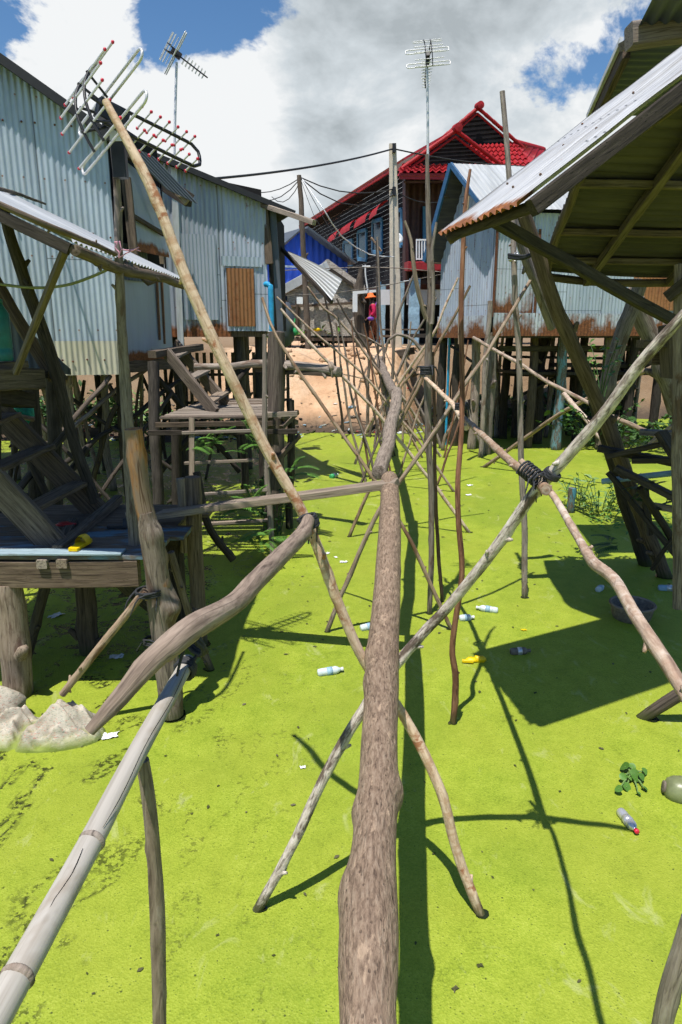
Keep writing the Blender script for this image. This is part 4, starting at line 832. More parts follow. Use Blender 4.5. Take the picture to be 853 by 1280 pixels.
for (u1, v1, y1, u2, v2, y2, w_, h_, m) in ((-30, 475, 4.9, 42, 473, 5.4, .25, .16, 'brown'), (-30, 460, 5.0, 34, 455, 5.2, .1, .05, 'brown'), (-20, 462, 5.5, 62, 468, 5.6, .12, .06, 'dark'), (-20, 495, 5.0, 30, 500, 5.5, .2, .12, 'dark')):
    mb = MB(); mb.beam(P(u1, v1, y1), P(u2, v2, y2), w_, h_, UP); mb.build('beam', m, porch)
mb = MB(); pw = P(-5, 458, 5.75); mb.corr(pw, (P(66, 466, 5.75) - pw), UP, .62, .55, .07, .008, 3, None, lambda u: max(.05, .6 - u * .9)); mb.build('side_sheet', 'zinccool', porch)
for (u1, v1, y1, u2, v2, y2) in ((0, 640, 5.9, 84, 540, 6.2), (0, 700, 6.2, 110, 560, 6.4), (30, 560, 6.0, 90, 690, 6.1)):
    mb = MB(); mb.tube([P(u1, v1, y1), P(u2, v2, y2)], .035, 8, .02, .1, 3); mb.build('brace', 'dark', porch)
can = thing('jerrycan', P(2, 452, 5.05), 'tall teal plastic drum standing on the porch at the left edge', 'drum')
mb = MB(); mb.lathe(P(2, 451, 5.1), [(0, .075), (.01, .085), (.08, .088), (.085, .082), (.095, .088), (.33, .088), (.38, .06), (.40, .05)], 18); mb.build('drum', 'teal', can)
mb = MB(); mb.lathe(P(2, 451, 5.1) + UP * .40, [(0, .055), (.03, .055), (.035, .04)], 14); mb.build('lid', 'teal', can)
mb = MB()
for k in range(3): mb.ball(P(26 + k * 4, 508 + k * 3, 5.9), .06, 10, (1, .8, 1.4), .6)
mb.build('net_bag', 'net', None, 'green net bag hanging in the dark beneath the porch', 'bag', base=P(30, 495, 5.9))
pole('short_pole', 'pale short pole end lying under the porch beside the net bag', 'pole', 'tan', [(12, 518, 5.7), (42, 524, 5.9)], [.03, .03], 9, .005, .05, 2)
mb = MB(); mb.tube([P(-10, 354, 5.0), P(40, 360, 5.0), P(80, 357, 5.0), P(115, 346, 4.9), P(149, 330, 4.6)], .010, 7, .004, 0, 0); mb.build('hose', 'greenst', None, 'thin yellow-green hose sagging along the zinc house wall', 'hose', base=P(40, 360, 5.0))
mb = MB()
for pts in ([(143, 303, 4.45), (150, 302, 4.44), (152, 312, 4.43), (160, 313, 4.43), (170, 312, 4.44), (176, 314, 4.44)], [(152, 312, 4.43), (148, 322, 4.43), (158, 316, 4.43), (166, 313, 4.43), (174, 309, 4.44)], [(147, 304, 4.44), (144, 308, 4.44), (150, 316, 4.43)]):
    mb.tube(px(pts), .004, 6, .003, .1, 0, .02)
mb.build('string_tie', 'pinkst', None, 'pink string knotted round the weathered aerial post', 'string', base=P(150, 312, 4.44))
# ------------------------------------------------------------------ things on the deck and in the pond, left
def sandal(name, label, mat, pos, rot, flip=False):
    rt = thing(name, pos, label, 'sandal'); c_, s_ = math.cos(rot), math.sin(rot)
    X, Y_ = V((c_, s_, 0)), V((-s_, c_, 0)); mb = MB()
    prof = [(-.12, .030), (-.09, .036), (-.04, .031), (.02, .038), (.07, .044), (.11, .036), (.125, .02)]
    top = [pos + X * a + Y_ * b + UP * .022 for a, b in prof] + [pos + X * a - Y_ * b + UP * .022 for a, b in reversed(prof)]
    bot = [q - UP * .02 for q in top]; n_ = len(top)
    mb.add(top + bot, [tuple(range(n_)), tuple(range(2 * n_ - 1, n_ - 1, -1))] + [(i, i + n_, (i + 1) % n_ + n_, (i + 1) % n_) for i in range(n_)], top + bot, False); mb.build('sole', mat, rt)
    mb = MB(); vs = []
    for i in range(9):
        a = math.pi * i / 8
        for xx, k in ((.0, 1), (.04, 1.08), (.085, .95)): vs.append(pos + X * xx + Y_ * math.cos(a) * .042 * k + UP * (.012 + .052 * math.sin(a) * k))
    mb.add(vs + [q + UP * .006 for q in vs], [(i * 3 + j, i * 3 + j + 1, i * 3 + j + 4, i * 3 + j + 3) for i in range(8) for j in range(2)] + [(27 + i * 3 + j + 3, 27 + i * 3 + j + 4, 27 + i * 3 + j + 1, 27 + i * 3 + j) for i in range(8) for j in range(2)], vs + vs, True)
    mb.build('strap', mat, rt); return rt
sandal('sandal', 'yellow plastic sandal on the blue edge of the deck', 'yellow', G(101, 683, zd + .02), 1.5)
sandal('sandal', 'black flip-flop sandal further back on the deck', 'black2', G(155, 659, zd + .005), .15)
mb = MB(); mb.ball(G(83, 655, zd + .05), .05, 8, (1.6, 1, .3), .5); mb.build('rag', 'tiled', None, 'red scrap of rag on the deck beside the stair foot', 'rag', base=G(83, 668, zd))
# sack
mb = MB(); sc = G(52, 905, .08); vs, ts = [], []; nu, nv = 110, 44
rf = random.Random(5); folds = [(rf.uniform(0, 3.14), rf.uniform(-.28, .28), rf.uniform(.025, .07), rf.uniform(-.035, .045)) for _ in range(30)]
for i in range(nu):
    a = 6.28318 * i / nu
    for j in range(nv + 1):
        t_ = j / nv; rx = .40 * math.sin(t_ * 1.52) + .01; ry = .19 * math.sin(t_ * 1.52) + .01
        x = math.cos(a) * rx; y = math.sin(a) * ry
        hh = .12 * math.cos(t_ * 1.5708) ** .55 if t_ < 1 else 0
        dp = math.hypot(x - .13, y * 1.3); an_ = math.atan2(y * 1.3, x - .13); peak = math.exp(-(dp / .10) ** 1.3) * .21 + .020 * math.cos(an_ * 9 + 3 * mnoise.noise(V((x * 6, y * 6, 8)))) * math.exp(-abs(dp - .14) / .11); sag = -.06 * math.exp(-((x + .10) / .08) ** 2)
        f = sum(a_ * max(0, 1 - abs(x * math.cos(t2) + y * math.sin(t2) * 1.4 - o_ + .02 * mnoise.noise(V((x * 8, y * 8, o_ * 50)))) / w2) for t2, o_, w2, a_ in folds) + .018 * mnoise.noise(V((x * 14, y * 16, 4)))
        vs.append(V((sc.x + x, sc.y + y, max(-.05, -.03 + hh + (peak + sag) * (1 - t_ * .3) + f * (1.1 - t_ * .5))))); ts.append((x, y, 0))
mb.add(vs, [(i * (nv + 1) + j, i * (nv + 1) + j + 1, ((i + 1) % nu) * (nv + 1) + j + 1, ((i + 1) % nu) * (nv + 1) + j) for i in range(nu) for j in range(nv)], ts, True)
mb.build('sack', 'sack', None, 'crumpled white woven sack, half sunk at the foot of the deck post', 'sack', base=(sc.x, sc.y, 0))
mb = MB(); sc2 = G(-25, 895, .05); mb.ball(sc2 + UP * .04, .26, 18, (1, .6, .62), .45); mb.build('sack', 'sack', None, 'second pale sack cut off by the left frame edge', 'sack', base=(sc2.x, sc2.y, 0))
# big aerial
def antenna(name, label, base, B, E_, N_, S, cat='aerial', simple=False, group=None):
    B, E_ = B.normalized(), E_.normalized(); E_ = (E_ - B * E_.dot(B)).normalized(); N_ = B.cross(E_) if N_.dot(B.cross(E_)) > 0 else E_.cross(B)
    rt = thing(name, base, label, cat, group)
    def L(b, e, n): return base + (B * b + E_ * e + N_ * n) * S
    tk = .011 * S
    mb = MB(); mb.tube([L(-.06, 0, .12), L(.3, 0, .12), L(.86, 0, .12), L(.93, 0, .07), L(.93, 0, -.07), L(.86, 0, -.12), L(.3, 0, -.12), L(-.06, 0, -.12)], tk * 1.5, 8, 0, 0, 0, .03); mb.build('boom', 'blackp', rt)
    for n_ in (.12, -.12):
        for k in range(7):
            b_ = .26 + k * .095; hl = .125 - .004 * k
            mb = MB(); mb.tube([L(b_, -hl, n_), L(b_, hl, n_)], tk * .75, 6, 0, 0, 0, .5); d_ = mb.build('director', 'alu', rt)
            if not simple:
                [(lambda m_: (m_.ball(L(b_, sg * hl, n_), tk * 1.4, 6), m_.build('end_cap', 'redcap', d_)))(MB()) for sg in (-1, 1)]
    for k, (b_, n_) in enumerate(((-.12, .36), (-.20, .24), (-.25, .08), (-.25, -.08), (-.20, -.24), (-.12, -.36))):
        hl = .36
        mb = MB(); mb.tube([L(b_, -hl, n_), L(b_, hl, n_)], tk * .9, 7, 0, 0, 0, .5); d_ = mb.build('reflector', 'alu', rt)
        if not simple:
            [(lambda m_: (m_.ball(L(b_, sg * hl, n_), tk * 1.4, 6), m_.build('end_cap', 'redcap', d_)))(MB()) for sg in (-1, 1)]
    for e_ in (-.08, .08):
        mb = MB(); mb.tube([L(-.12, e_, .38), L(-.20, e_, .24), L(-.25, e_, .08), L(-.25, e_, -.08), L(-.20, e_, -.24), L(-.12, e_, -.38)], tk * 1.2, 7, 0, 0, 0, .03)
        for q in (.24, 0, -.24): mb.tube([L(-.22, e_, q), L(-.02, e_ * .5, q * .5)], tk * 1.1, 6, 0, 0, 0, .1)
        mb.build('bracket', 'blackp', rt)
    for n_ in (.2, -.2):
        w_ = .055; pts = []
        for sgn in (1, -1):
            for i in range(7):
                a = math.pi * (i / 6 - .5); pts.append(L(.02, sgn * (.50 + w_ * math.cos(a)), n_ + sgn * w_ * math.sin(a)))
        mb = MB(); mb.tube(pts, tk * 1.1, 8, 0, 0, 0, .03, closed=True); mb.build('dipole_loop', 'alu', rt)
    mb = MB(); mb.beam(L(-.10, 0, .02), L(.16, 0, -.02), .10 * S, .16 * S); mb.build('junction_box', 'blackp', rt)
    return rt
k = .0055
def cv(x, f, u): return V((x, f * CP + u * SP, u * CP - f * SP))
antenna('aerial', 'large red-tipped television aerial above the near zinc house', P(136, 142, 4.32), cv(80, 85, -4), cv(100, -85, 31), cv(-15, 18, 97), .66)
mb = MB(); c = P(149, 190, 4.38); mb.beam(c + UP * .11, c - UP * .14, .08, .06); bx = mb.build('aerial_booster', 'blackp', None, 'black booster box strapped to the weathered aerial post', 'box', base=c)
mb = MB(); mb.box(c + V((-.036, -.038, .05)), c + V((.036, -.030, .105))); mb.build('label_plate', 'whitep', bx)
mast = thing('aerial_mast', P(219, 200, 12.5), 'thin leaning mast with a distant aerial behind the zinc roofs', 'aerial')
mb = MB(); mb.tube([P(217, 255, 12.5), P(219, 150, 12.5), P(221, 78, 12.5)], .022, 8, 0, 0, 0, .3); mb.build('mast_tube', 'alu', mast)
antenna('aerial', 'small dark aerial on the thin mast, upper left sky', P(219, 66, 12.4), cv(66, 30, -36), cv(28, -30, 60), cv(0, 50, 60), .62, simple=True)
mb = MB(); mb.tube([P(535, 262, 5.9), P(535, 150, 5.9), P(534, 84, 5.9)], .010, 8, 0, 0, 0, .3); mb.build('mast_tube', 'alu', None, 'thin metal tube fixed to the forked grey pole', 'mast', base=P(535, 200, 5.9))
antenna('aerial', 'small silver aerial atop the central metal tube', P(535, 71, 5.85), cv(3, 60, -10), cv(60, -5, 5), cv(0, 10, 60), .30, simple=True)
# ------------------------------------------------------------------ centre back: red roofed house
K = P(505, 352, 30); K.z = 4.70; Kf = P(385, 285, 45.5); sd_ = V((Kf.x - K.x, Kf.y - K.y, 0)); SL = sd_.length; sd_.normalize(); fr_ = V((sd_.y, -sd_.x, 0)); sn = -fr_
rh = thing('timber_house', V((K.x, K.y, 2.1)), 'dark timber house on columns with bright red tiled gables', 'house')
EZ = 8.96
mb = MB(); nb = 22; hz = (EZ - 4.70) / nb; vs, ts = [], []
for i in range(nb):
    z0, z1 = 4.70 + i * hz, 4.70 + (i + 1) * hz
    for (q, z, off) in ((0, z0, .011), (SL, z0, .011), (SL, z1, .0), (0, z1, .0)):
        vs.append(K + sd_ * q + sn * off + V((0, 0, z - K.z))); ts.append((q, z, 0))
mb.add(vs, [(4 * i, 4 * i + 3, 4 * i + 2, 4 * i + 1) for i in range(nb)], ts, False); mb.build('clapboard_wall', 'clap', rh)
def on(u, v, off=.06): return PP(u, v, K, sn) + sn * off
for (u0, v0, u1, v1) in ((467.5, 274, 479, 316), (449, 287, 459.5, 325), (431, 300, 442, 331), (498.5, 262, 504, 307)):
    a, b, c, d = on(u0, v0 + (u1 - u0) * .3), on(u1, v0), on(u1, v1), on(u0, v1 - (u1 - u0) * .1); fm = MB()
    for p, q in ((a, b), (b, c), (c, d), (d, a)): fm.beam(p, q, .16, .08, sn)
    wf = fm.build('window', 'bluepaint', rh); pm = MB(); pm.quad(a - sn * .02, b - sn * .02, c - sn * .02, d - sn * .02, .02); pm.build('pane', 'glass', wf)
for (u0, v0, u1, v1) in ((458.5, 281, 473.5, 272), (439, 291, 453, 282.5), (423, 301, 434.5, 293), (478.5, 270, 488.5, 262)):
    a, b = on(u0, v0, .1), on(u1, v1, .1); mb = MB(); vs, ts = [], []
    for i in range(9):
        t_ = i / 8; an = t_ * 1.5
        for q in (a, b): vs.append(q + sn * (.55 * math.sin(an)) + UP * (.62 * math.cos(an) - .25)); ts.append((t_, 0, 0))
    mb.add(vs, [(2 * i, 2 * i + 1, 2 * i + 3, 2 * i + 2) for i in range(8)], ts, True); mb.build('awning', 'tile', rh)
mb = MB(); mb.beam(K + UP * (EZ - K.z) + sn * .5, K + UP * (EZ - K.z) + sn * .5 + sd_ * SL, .12, .15, UP); mb.build('eave_board', 'tile', rh)
mb = MB(); mb.quad(K + sn * .5 + UP * (EZ - K.z - .12), K + sn * .5 + sd_ * SL + UP * (EZ - K.z - .12), K + sd_ * SL - sn * .1 + UP * (EZ - K.z - .12), K - sn * .1 + UP * (EZ - K.z - .12), .05); mb.build('soffit', 'clap', rh)
F0 = K - sd_ * 1.0; fn = -sd_
def of(u, v, back=0.0): return PP(u, v, F0 + sd_ * back, fn)
def gable(apex, l, r, back, name):
    A, Lp, Rp = of(*apex, back), of(*l, back), of(*r, back)
    mb = MB(); mb.add([A, Lp, Rp], [(0, 1, 2)], [A, Lp, Rp], False)
    g = mb.build('gable', 'clap', rh)
    mb = MB()
    for k in range(1, 9):
        q = k / 9; a = A + (Lp - A) * q; b = A + (Rp - A) * q; mb.beam(a + fn * .006, b + fn * .006, .03, .03)
    mb.build('gable_board', 'clap', g)
    for E_ in (Lp, Rp):
        d_ = (E_ - A).normalized(); n_ = max(5, int((E_ - A).length / .42)); mb = MB()
        for k in range(n_):
            a = A + (E_ - A) * (k / n_) + fn * .35; b = A + (E_ - A) * ((k + 1.12) / n_) + fn * .35; mb.tube([a, b], [.088, .072], 8, 0, 0, 0, 1.0)
        mb.tube([A + fn * .3 - UP * .2, E_ + fn * .3 - UP * .2], .05, 6, 0, 0, 0, 2)
        mb.build('rake_tiles', 'tile', rh)
    mb = MB(); mb.tube([A + fn * .62 + UP * .05, A + fn * .3 + UP * .05], .16, 14, 0, 0, 0, 1); mb.build('ridge_cap', 'tile', rh)
    return A, Lp, Rp
def tiles(tl, tr, br, bl, name='tile_roof', rows=7):
    W = max((tr - tl).length, (br - bl).length); cols = max(8, int(W / .28) * 4); vs, ts = [], []
    nn = (tr - tl).cross(bl - tl).normalized()
    if nn.z < 0: nn = -nn
    for j in range(rows):
        for jj in (0, 1):
            q = (j + jj) / rows
            for i in range(cols + 1):
                a = i / cols; p = (tl + (tr - tl) * a) * (1 - q) + (bl + (br - bl) * a) * q
                vs.append(p + nn * (.07 * (jj) + .05 * math.cos(a * W / .28 * 6.28318))); ts.append((a * W, q * 3, 0))
    m = cols + 1; fs = []
    for j in range(rows * 2 - 1):
        for i in range(cols): fs.append((j * m + i, j * m + i + 1, (j + 1) * m + i + 1, (j + 1) * m + i))
    mb = MB(); mb.add(vs, fs, ts, False); mb.quad(tl - nn * .09, tr - nn * .09, br - nn * .09, bl - nn * .09, .02); return mb.build(name, 'tileroof', rh)
A1, L1g, R1g = gable((565, 166), (497, 214), (618, 206), 0, 'front')
A2, L2g, R2g = gable((593, 138), (520, 200), (648, 186), 3.2, 'rear')
mb = MB(); Bk = sd_ * (SL + 2)
Ev = K + sn * .55 + UP * (EZ - K.z + .06) - sd_ * 1.2; mb.quad(A1, Ev, Ev + sd_ * (SL + 1.2), A1 + sd_ * (SL + 1.2) + UP * (EZ + .3 - A1.z), .08); mb.build('roof_slope', 'tileroof', rh)
tiles(of(585, 181, 3.0), of(643, 179, 3.0), of(672, 217, .4), of(585, 217, .4))
tiles(of(640, 179, 3.0), of(645, 180, 3.0), of(680, 189, 4.5), of(668, 217, .4), rows=5)
tiles(of(505, 205, 0.3), of(612, 205, .3), of(622, 217, -1.2), of(497, 217, -1.2), rows=3)
mb = MB(); mb.tube([of(645, 179, 3.0), of(679, 188, 4.5)], .16, 8, 0, 0, 0, .5); mb.build('hip_tiles', 'tile', rh)
a, b, c, d = of(499, 217, -1.1), of(600, 217, -1.1), of(600, 225, -1.1), of(499, 224, -1.1)
mb = MB(); mb.quad(a, b, c, d, .05); mb.build('fascia', 'tiled', rh)
mb = MB(); a = of(506, 350, 1.6); mb.corr(a, fr_, UP, 6.5, EZ - a.z, .28, .03, 2); mb.build('plank_wall', 'redwood', rh)
mb = MB(); mb.quad(of(507, 350, .2), of(511, 350, .2), of(511, 222, .2), of(507, 222, .2), .3); mb.build('corner_wall', 'redwood', rh)
mb = MB(); mb.quad(of(505, 226, -.9), of(600, 226, -.9), of(600, 228, 1.7), of(505, 228, 1.7), .05); mb.build('porch_ceiling', 'redwood', rh)
dr = MB(); a, b, c, d = of(529, 258, 1.5), of(536, 258, 1.5), of(536, 318, 1.5), of(529, 318, 1.5); dr.quad(d, c, b, a, .06); dr.build('door', 'bluepaint', rh)
mb = MB(); a, b = of(508, 333, -.8), of(566, 333, -.8); mb.beam(a, b, .4, .32, UP); mb.build('balcony_edge', 'tiled', rh)
mb = MB(); mb.quad(of(508, 336, 1.6), of(575, 336, 1.6), of(575, 334, -.8), of(508, 334, -.8), .12); mb.build('balcony_floor', 'redwood', rh)
rl = MB(); rl.beam(of(521, 300, -.8), of(562, 300, -.8), .06, .06); rl.beam(of(521, 324, -.8), of(562, 324, -.8), .05, .05)
rail_ = rl.build('balcony_rail', 'whitep', rh)
for k in range(13):
    u = 521 + k * 3.3; mb = MB(); mb.tube([of(u, 325, -.8), of(u, 299, -.8)], .03, 6, 0, 0, 0, 1); mb.build('baluster', 'whitep', rail_)
for u, w_, bk, m in ((517, .42, -.6, 'paleblue'), (500, .3, 1.0, 'paleblue'), (478, .25, 3.0, 'paleblue'), (556, .4, -.6, 'paleblue'), (473, .16, 1.5, 'bluepaint')):
    q = of(u, 420, bk); mb = MB(); mb.beam(V((q.x, q.y, 1.95)), V((q.x, q.y, 4.68)), w_, w_); mb.build('column', m, rh)
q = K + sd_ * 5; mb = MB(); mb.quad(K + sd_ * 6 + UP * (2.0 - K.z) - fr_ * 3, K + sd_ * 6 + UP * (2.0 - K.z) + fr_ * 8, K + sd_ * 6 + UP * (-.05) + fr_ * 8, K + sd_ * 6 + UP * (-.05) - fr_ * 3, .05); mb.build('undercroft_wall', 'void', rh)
mb = MB(); mb.quad(K + UP * -.02 - sd_ * 1, K + fr_ * 7 + UP * -.02 - sd_ * 1, K + fr_ * 7 + sd_ * SL + UP * -.02, K + sd_ * SL + UP * -.02, .15); mb.build('upper_floor', 'redwood', rh)
for (u0, v0, u1, v1, bk) in ((474, 362, 490, 381, .5), (509, 362, 512, 381, .5), (523, 362, 552, 381, .5)):
    mb = MB(); a, b, c, d = of(u0, v1, bk), of(u1, v1, bk), of(u1, v0, bk), of(u0, v0, bk); mb.quad(a, b, c, d, .04); mb.build('white_panel', 'whitep', rh)
mb = MB(); mb.beam(P(478, 420, 27), P(530, 420, 27), .5, .08); mb.beam(P(478, 412, 27.4), P(530, 412, 27.4), .06, .06); mb.build('veranda_step', 'brown', rh)
dish = thing('satellite_dish', P(497, 299, 28.2), 'white satellite dish behind the concrete pole', 'satellite dish')
mb = MB(); mb.lathe(P(498, 298, 28.2), [(.0, .01), (.01, .10), (.04, .20), (.05, .20), (.03, .10), (.01, .01)], 20, V((.5, -.8, .35))); mb.build('bowl', 'whitep', dish)
mb = MB(); mb.tube([P(498, 298, 28.2), P(492, 306, 28.9)], .04, 6, 0, 0, 0, 1); mb.build('arm', 'alu', dish)
# concrete and timber utility poles
q = P(496, 432, 22.5); up = thing('utility_pole', V((q.x, q.y, 2.0)), 'square concrete utility pole in front of the red roofed house', 'pole')
tp = P(491, 180, 22.5); mb = MB(); mb.beam(V((q.x, q.y, 1.8)), V((tp.x, tp.y, tp.z)), .38, .34, (0, 1, 0), .55, 0); mb.build('shaft', 'concrete', up)
for v_ in (186, 240):
    mb = MB(); c = P(494, v_, 22.35); mb.beam(c - V((.03, 0, .1)), c + V((-.03, 0, .14)), .10, .12); mb.build('insulator', 'blackp', up)
pole('utility_pole', 'rough timber utility pole beside the thatched hut, wires at its top', 'pole', 'brown', [(386, 440, 21.3), (382, 360, 21.3), (378, 280, 21.3), (374, 219, 21.3)], [.13, .12, .11, .09], 9, .03, .1, 8, None, seg=.2)
mb = MB(); mb.box(P(375, 380, 21.2) + V((-.09, -.02, 0)), P(375, 380, 21.2) + V((.09, .02, .2))); mb.build('notice_card', 'foam', None, 'small pale card nailed on the timber utility pole', 'card', base=P(375, 380, 21.2))
def cable(label, pts, r, sag=0, mat='wire'):
    p = px(pts)
    if sag and len(p) == 2:
        a, b = p; p = [a + (b - a) * t_ - UP * sag * 4 * t_ * (1 - t_) for t_ in (0, .2, .4, .6, .8, 1)]
    mb = MB(); mb.tube(p, r, 5, 0, 0, 0, .5); return mb.build('cable', mat, None, label, 'cable', base=p[0])
cable('thick black cable from the left zinc roof to the concrete pole', [(250, 225, 13), (492, 186, 22.4)], .024, .10)
cable('thick black cable from the concrete pole top away to the right', [(492, 186, 22.4), (700, 208, 24)], .022, .15)
cable('upper black cable of the bundle left of the timber pole', [(315, 240, 24), (376, 222, 21.3)], .014, .15)
cable('lower black cable of the bundle left of the timber pole', [(318, 246, 24), (376, 223, 21.3)], .014, .3)
cable('slack black cable behind the left bundle, lowest of the three', [(340, 246, 24), (377, 224, 21.3)], .012, .35)
cable('black cable from timber pole to concrete pole, upper one', [(376, 222, 21.3), (493, 236, 22.4)], .018, .25)
cable('black cable from timber pole to concrete pole, lower one', [(376, 223, 21.3), (493, 243, 22.4)], .018, .5)
cable('black cable continuing from the concrete pole across the red planked wall', [(493, 238, 22.4), (560, 250, 24)], .016, .2)
cable('slanting black wire from timber pole down to the stump', [(377, 222, 21.3), (448, 340, 21.0)], .010, .1)
cable('second slanting wire hanging slack from the timber pole', [(376, 224, 21.3), (392, 268, 21.1), (405, 290, 21.1), (420, 312, 21.0)], .008)
cable('white drooping hose from the timber pole to the concrete pole', [(378, 224, 21.3), (405, 262, 19), (428, 296, 20), (462, 318, 21), (492, 321, 22.2)], .016, 0, 'whitep')
cable('thin grey line crossing low behind the sticks', [(352, 338, 20), (470, 334, 20), (552, 340, 19)], .012, 0, 'grey')
cable('lower thin grey line crossing behind the sticks', [(350, 370, 17), (420, 366, 17), (470, 359, 17), (552, 343, 17)], .010, 0, 'grey')
# blue shed
bs = thing('shed', P(385, 420, 23), 'bright blue corrugated shed behind the thatched hut', 'shed')
b0, b1 = P(330, 400, 23), P(434, 400, 24.5); Ub = b1 - b0; Ub.z = 0; Lb = Ub.length; Ub.normalize(); Nb = Ub.cross(UP)
b0.z = 2.9
def hb(u):
    pts = [(330, 330), (376, 289), (384, 287), (434, 326)]; pts = [((PP(a, b, b0, Nb) - b0).dot(Ub), PP(a, b, b0, Nb).z - 2.9) for a, b in pts]
    for (x0, z0), (x1, z1) in zip(pts, pts[1:]):
        if u <= x1: return z0 + (z1 - z0) * (u - x0) / (x1 - x0)
    return pts[-1][1]
mb = MB(); mb.corr(b0, Ub, UP, Lb, 3, .22, .025, 4, None, hb); mb.build('wall', 'blue', bs)
mb = MB(); mb.beam(PP(378, 286, b0, Nb) + Nb * .15, PP(438, 330, b0, Nb) + Nb * .15, .5, .07, UP); mb.build('roof_edge', 'zinccool', bs)
mb = MB(); mb.quad(PP(378, 286, b0, Nb) + Nb * .2, PP(438, 330, b0, Nb) + Nb * .2, PP(438, 330, b0, Nb) - Nb * 4, PP(378, 286, b0, Nb) - Nb * 4, .04); mb.quad(PP(378, 286, b0, Nb) + Nb * .1, PP(325, 331, b0, Nb) + Nb * .1, PP(325, 331, b0, Nb) - Nb * 4, PP(378, 286, b0, Nb) - Nb * 4, .04); mb.build('roof', 'zinccool', bs)
mb = MB(); mb.beam(PP(340, 332, b0, Nb) + Nb * .06, PP(432, 338, b0, Nb) + Nb * .06, .06, .06); mb.build('wall_batten', 'zinc1', bs)
# thatched hut
hut = thing('thatched_hut', P(405, 430, 22.0), 'small hut with woven palm-leaf walls on low posts', 'hut')
t0, t1 = P(360, 420, 22.0), P(456, 420, 22.0); Ut = (t1 - t0).normalized(); Nt = Ut.cross(UP); Lt = (t1 - t0).length
def ht(u):
    q = u / Lt; return (1.25 + (1.03 * q / .52 if q < .52 else 1.03 * (1 - (q - .52) / .62)))
mb = MB(); mb.corr(t0, Ut, UP, Lt, 2, .30, .012, 5, None, ht, dent=.02); mb.build('front_wall', 'thatch', hut)
apx = PP(411, 336, t0, Nt) + Nt * .12; el = PP(342, 373, t0, Nt) + Nt * .12; er = PP(458, 369, t0, Nt) + Nt * .12
mb = MB(); mb.quad(apx, el, el - Nt * 4.5 + UP * .1, apx - Nt * 1.9, .10); mb.build('roof_slope', 'foam', hut)
mb = MB(); mb.quad(er, apx, apx - Nt * 1.9, er - Nt * 1.9, .10); mb.build('roof_slope', 'thatch', hut)
mb = MB(); mb.beam(el + Nt * .03 + UP * .08, apx + Nt * .03 + UP * .08, .10, .26, UP); mb.build('rake_board', 'zincroof', hut)
mb = MB(); mb.beam(apx + Nt * .03, er + Nt * .03, .08, .10, UP); mb.build('rake_board', 'dark', hut)
mb = MB(); mb.beam(PP(350, 384, t0, Nt) + Nt * .1, PP(458, 378, t0, Nt) + Nt * .1, .07, .07); mb.build('tie_beam', 'brown', hut)
mb = MB(); mb.quad(t0 - UP * .05 + Nt * .1, t1 - UP * .05 + Nt * .1, t1 - UP * .05 - Nt * 1.9, t0 - UP * .05 - Nt * 1.9, .10); mb.build('floor', 'brown', hut)
for u in (362, 384, 408, 432, 454):
    q = P(u, 430, 22.1); mb = MB(); mb.tube([V((q.x, q.y, 1.5)), V((q.x, q.y, 2.52))], .06, 8, .01, .1, 2, .2); mb.build('post', 'dark', hut)
for u in (358, 372):
    mb = MB(); mb.tube([P(u, 420, 21.9), P(u, 376, 21.9)], .06, 8, .01, .1, 2, .2); mb.build('corner_post', 'brown', hut)
mb = MB(); a = PP(456, 420, t0, Nt); mb.quad(a, a - Nt * 1.9, a - Nt * 1.9 + UP * 1.2, a + UP * 1.25, .05); mb.build('side_wall', 'thatch', hut)
mb = MB(); mb.quad(P(343, 378, 23.2), P(364, 378, 23.2), P(364, 425, 23.2), P(343, 425, 23.2), .03); mb.build('side_gap', 'void', hut)
# stump with sign board, things hung about
pole('stump_post', 'thick rough dead trunk with a white board, standing in front of the hut', 'post', 'brown', [(452, 437, 21.5), (450, 400, 21.5), (449, 365, 21.5), (452, 336, 21.5)], [.24, .22, .19, .11], 12, .03, .25, 10, None, seg=.1)
mb = MB(); mb.quad(P(441, 390, 21.1), P(447, 390, 21.1), P(447, 366, 21.1), P(441, 367, 21.1), .04); mb.quad(P(441, 368, 21.1), P(472, 365, 21.1), P(472, 362, 21.1), P(441, 364, 21.1), .03); mb.build('white_board', 'whitep', None, 'bent white board fixed on the dead trunk post', 'board', base=P(446, 378, 21.1))
mb = MB(); mb.tube([P(460, 363, 21.2), P(457, 345, 21.2), P(457, 331, 21.2)], .022, 6, .01, 0, 0, .1); mb.tube([P(453, 333, 21.2), P(463, 333, 21.2)], .02, 6, 0, 0, 0, .1); mb.build('standpipe', 'whitep', None, 'white plastic standpipe with a tee beside the dead trunk post', 'pipe', base=P(460, 363, 21.2))
pole('stake', 'thin grey stake with a slanted crosspiece in front of the clapboard wall', 'stake', 'grey', [(473, 445, 21), (472, 370, 21), (471, 300, 21)], [.05, .045, .04], 8, .02, .1, 4, None, seg=.2)
pole('cross_stick', 'short slanted stick tied across a slender grey upright', 'stick', 'tan', [(464, 297, 21.8), (477, 314, 21.8)], [.05, .04], 8, .01, .1, 2)
mb = MB(); mb.ball(P(370, 414, 14.5), .065, 10, (.9, .8, 1.5), .4); mb.tube([P(368, 405, 14.5), P(369, 398, 14.5)], .02, 6, 0, 0, 0, .05); mb.build('carrier_bag', 'greenpl', None, 'small green carrier bag hanging beside the zinc house corner', 'bag', base=P(370, 420, 14.5))
mb = MB(); mb.beam(P(362, 412, 15), P(371, 413, 15), .12, .12); mb.build('red_tub', 'tiled', None, 'red plastic tub on the ledge beside the hut', 'tub', base=P(366, 416, 15))
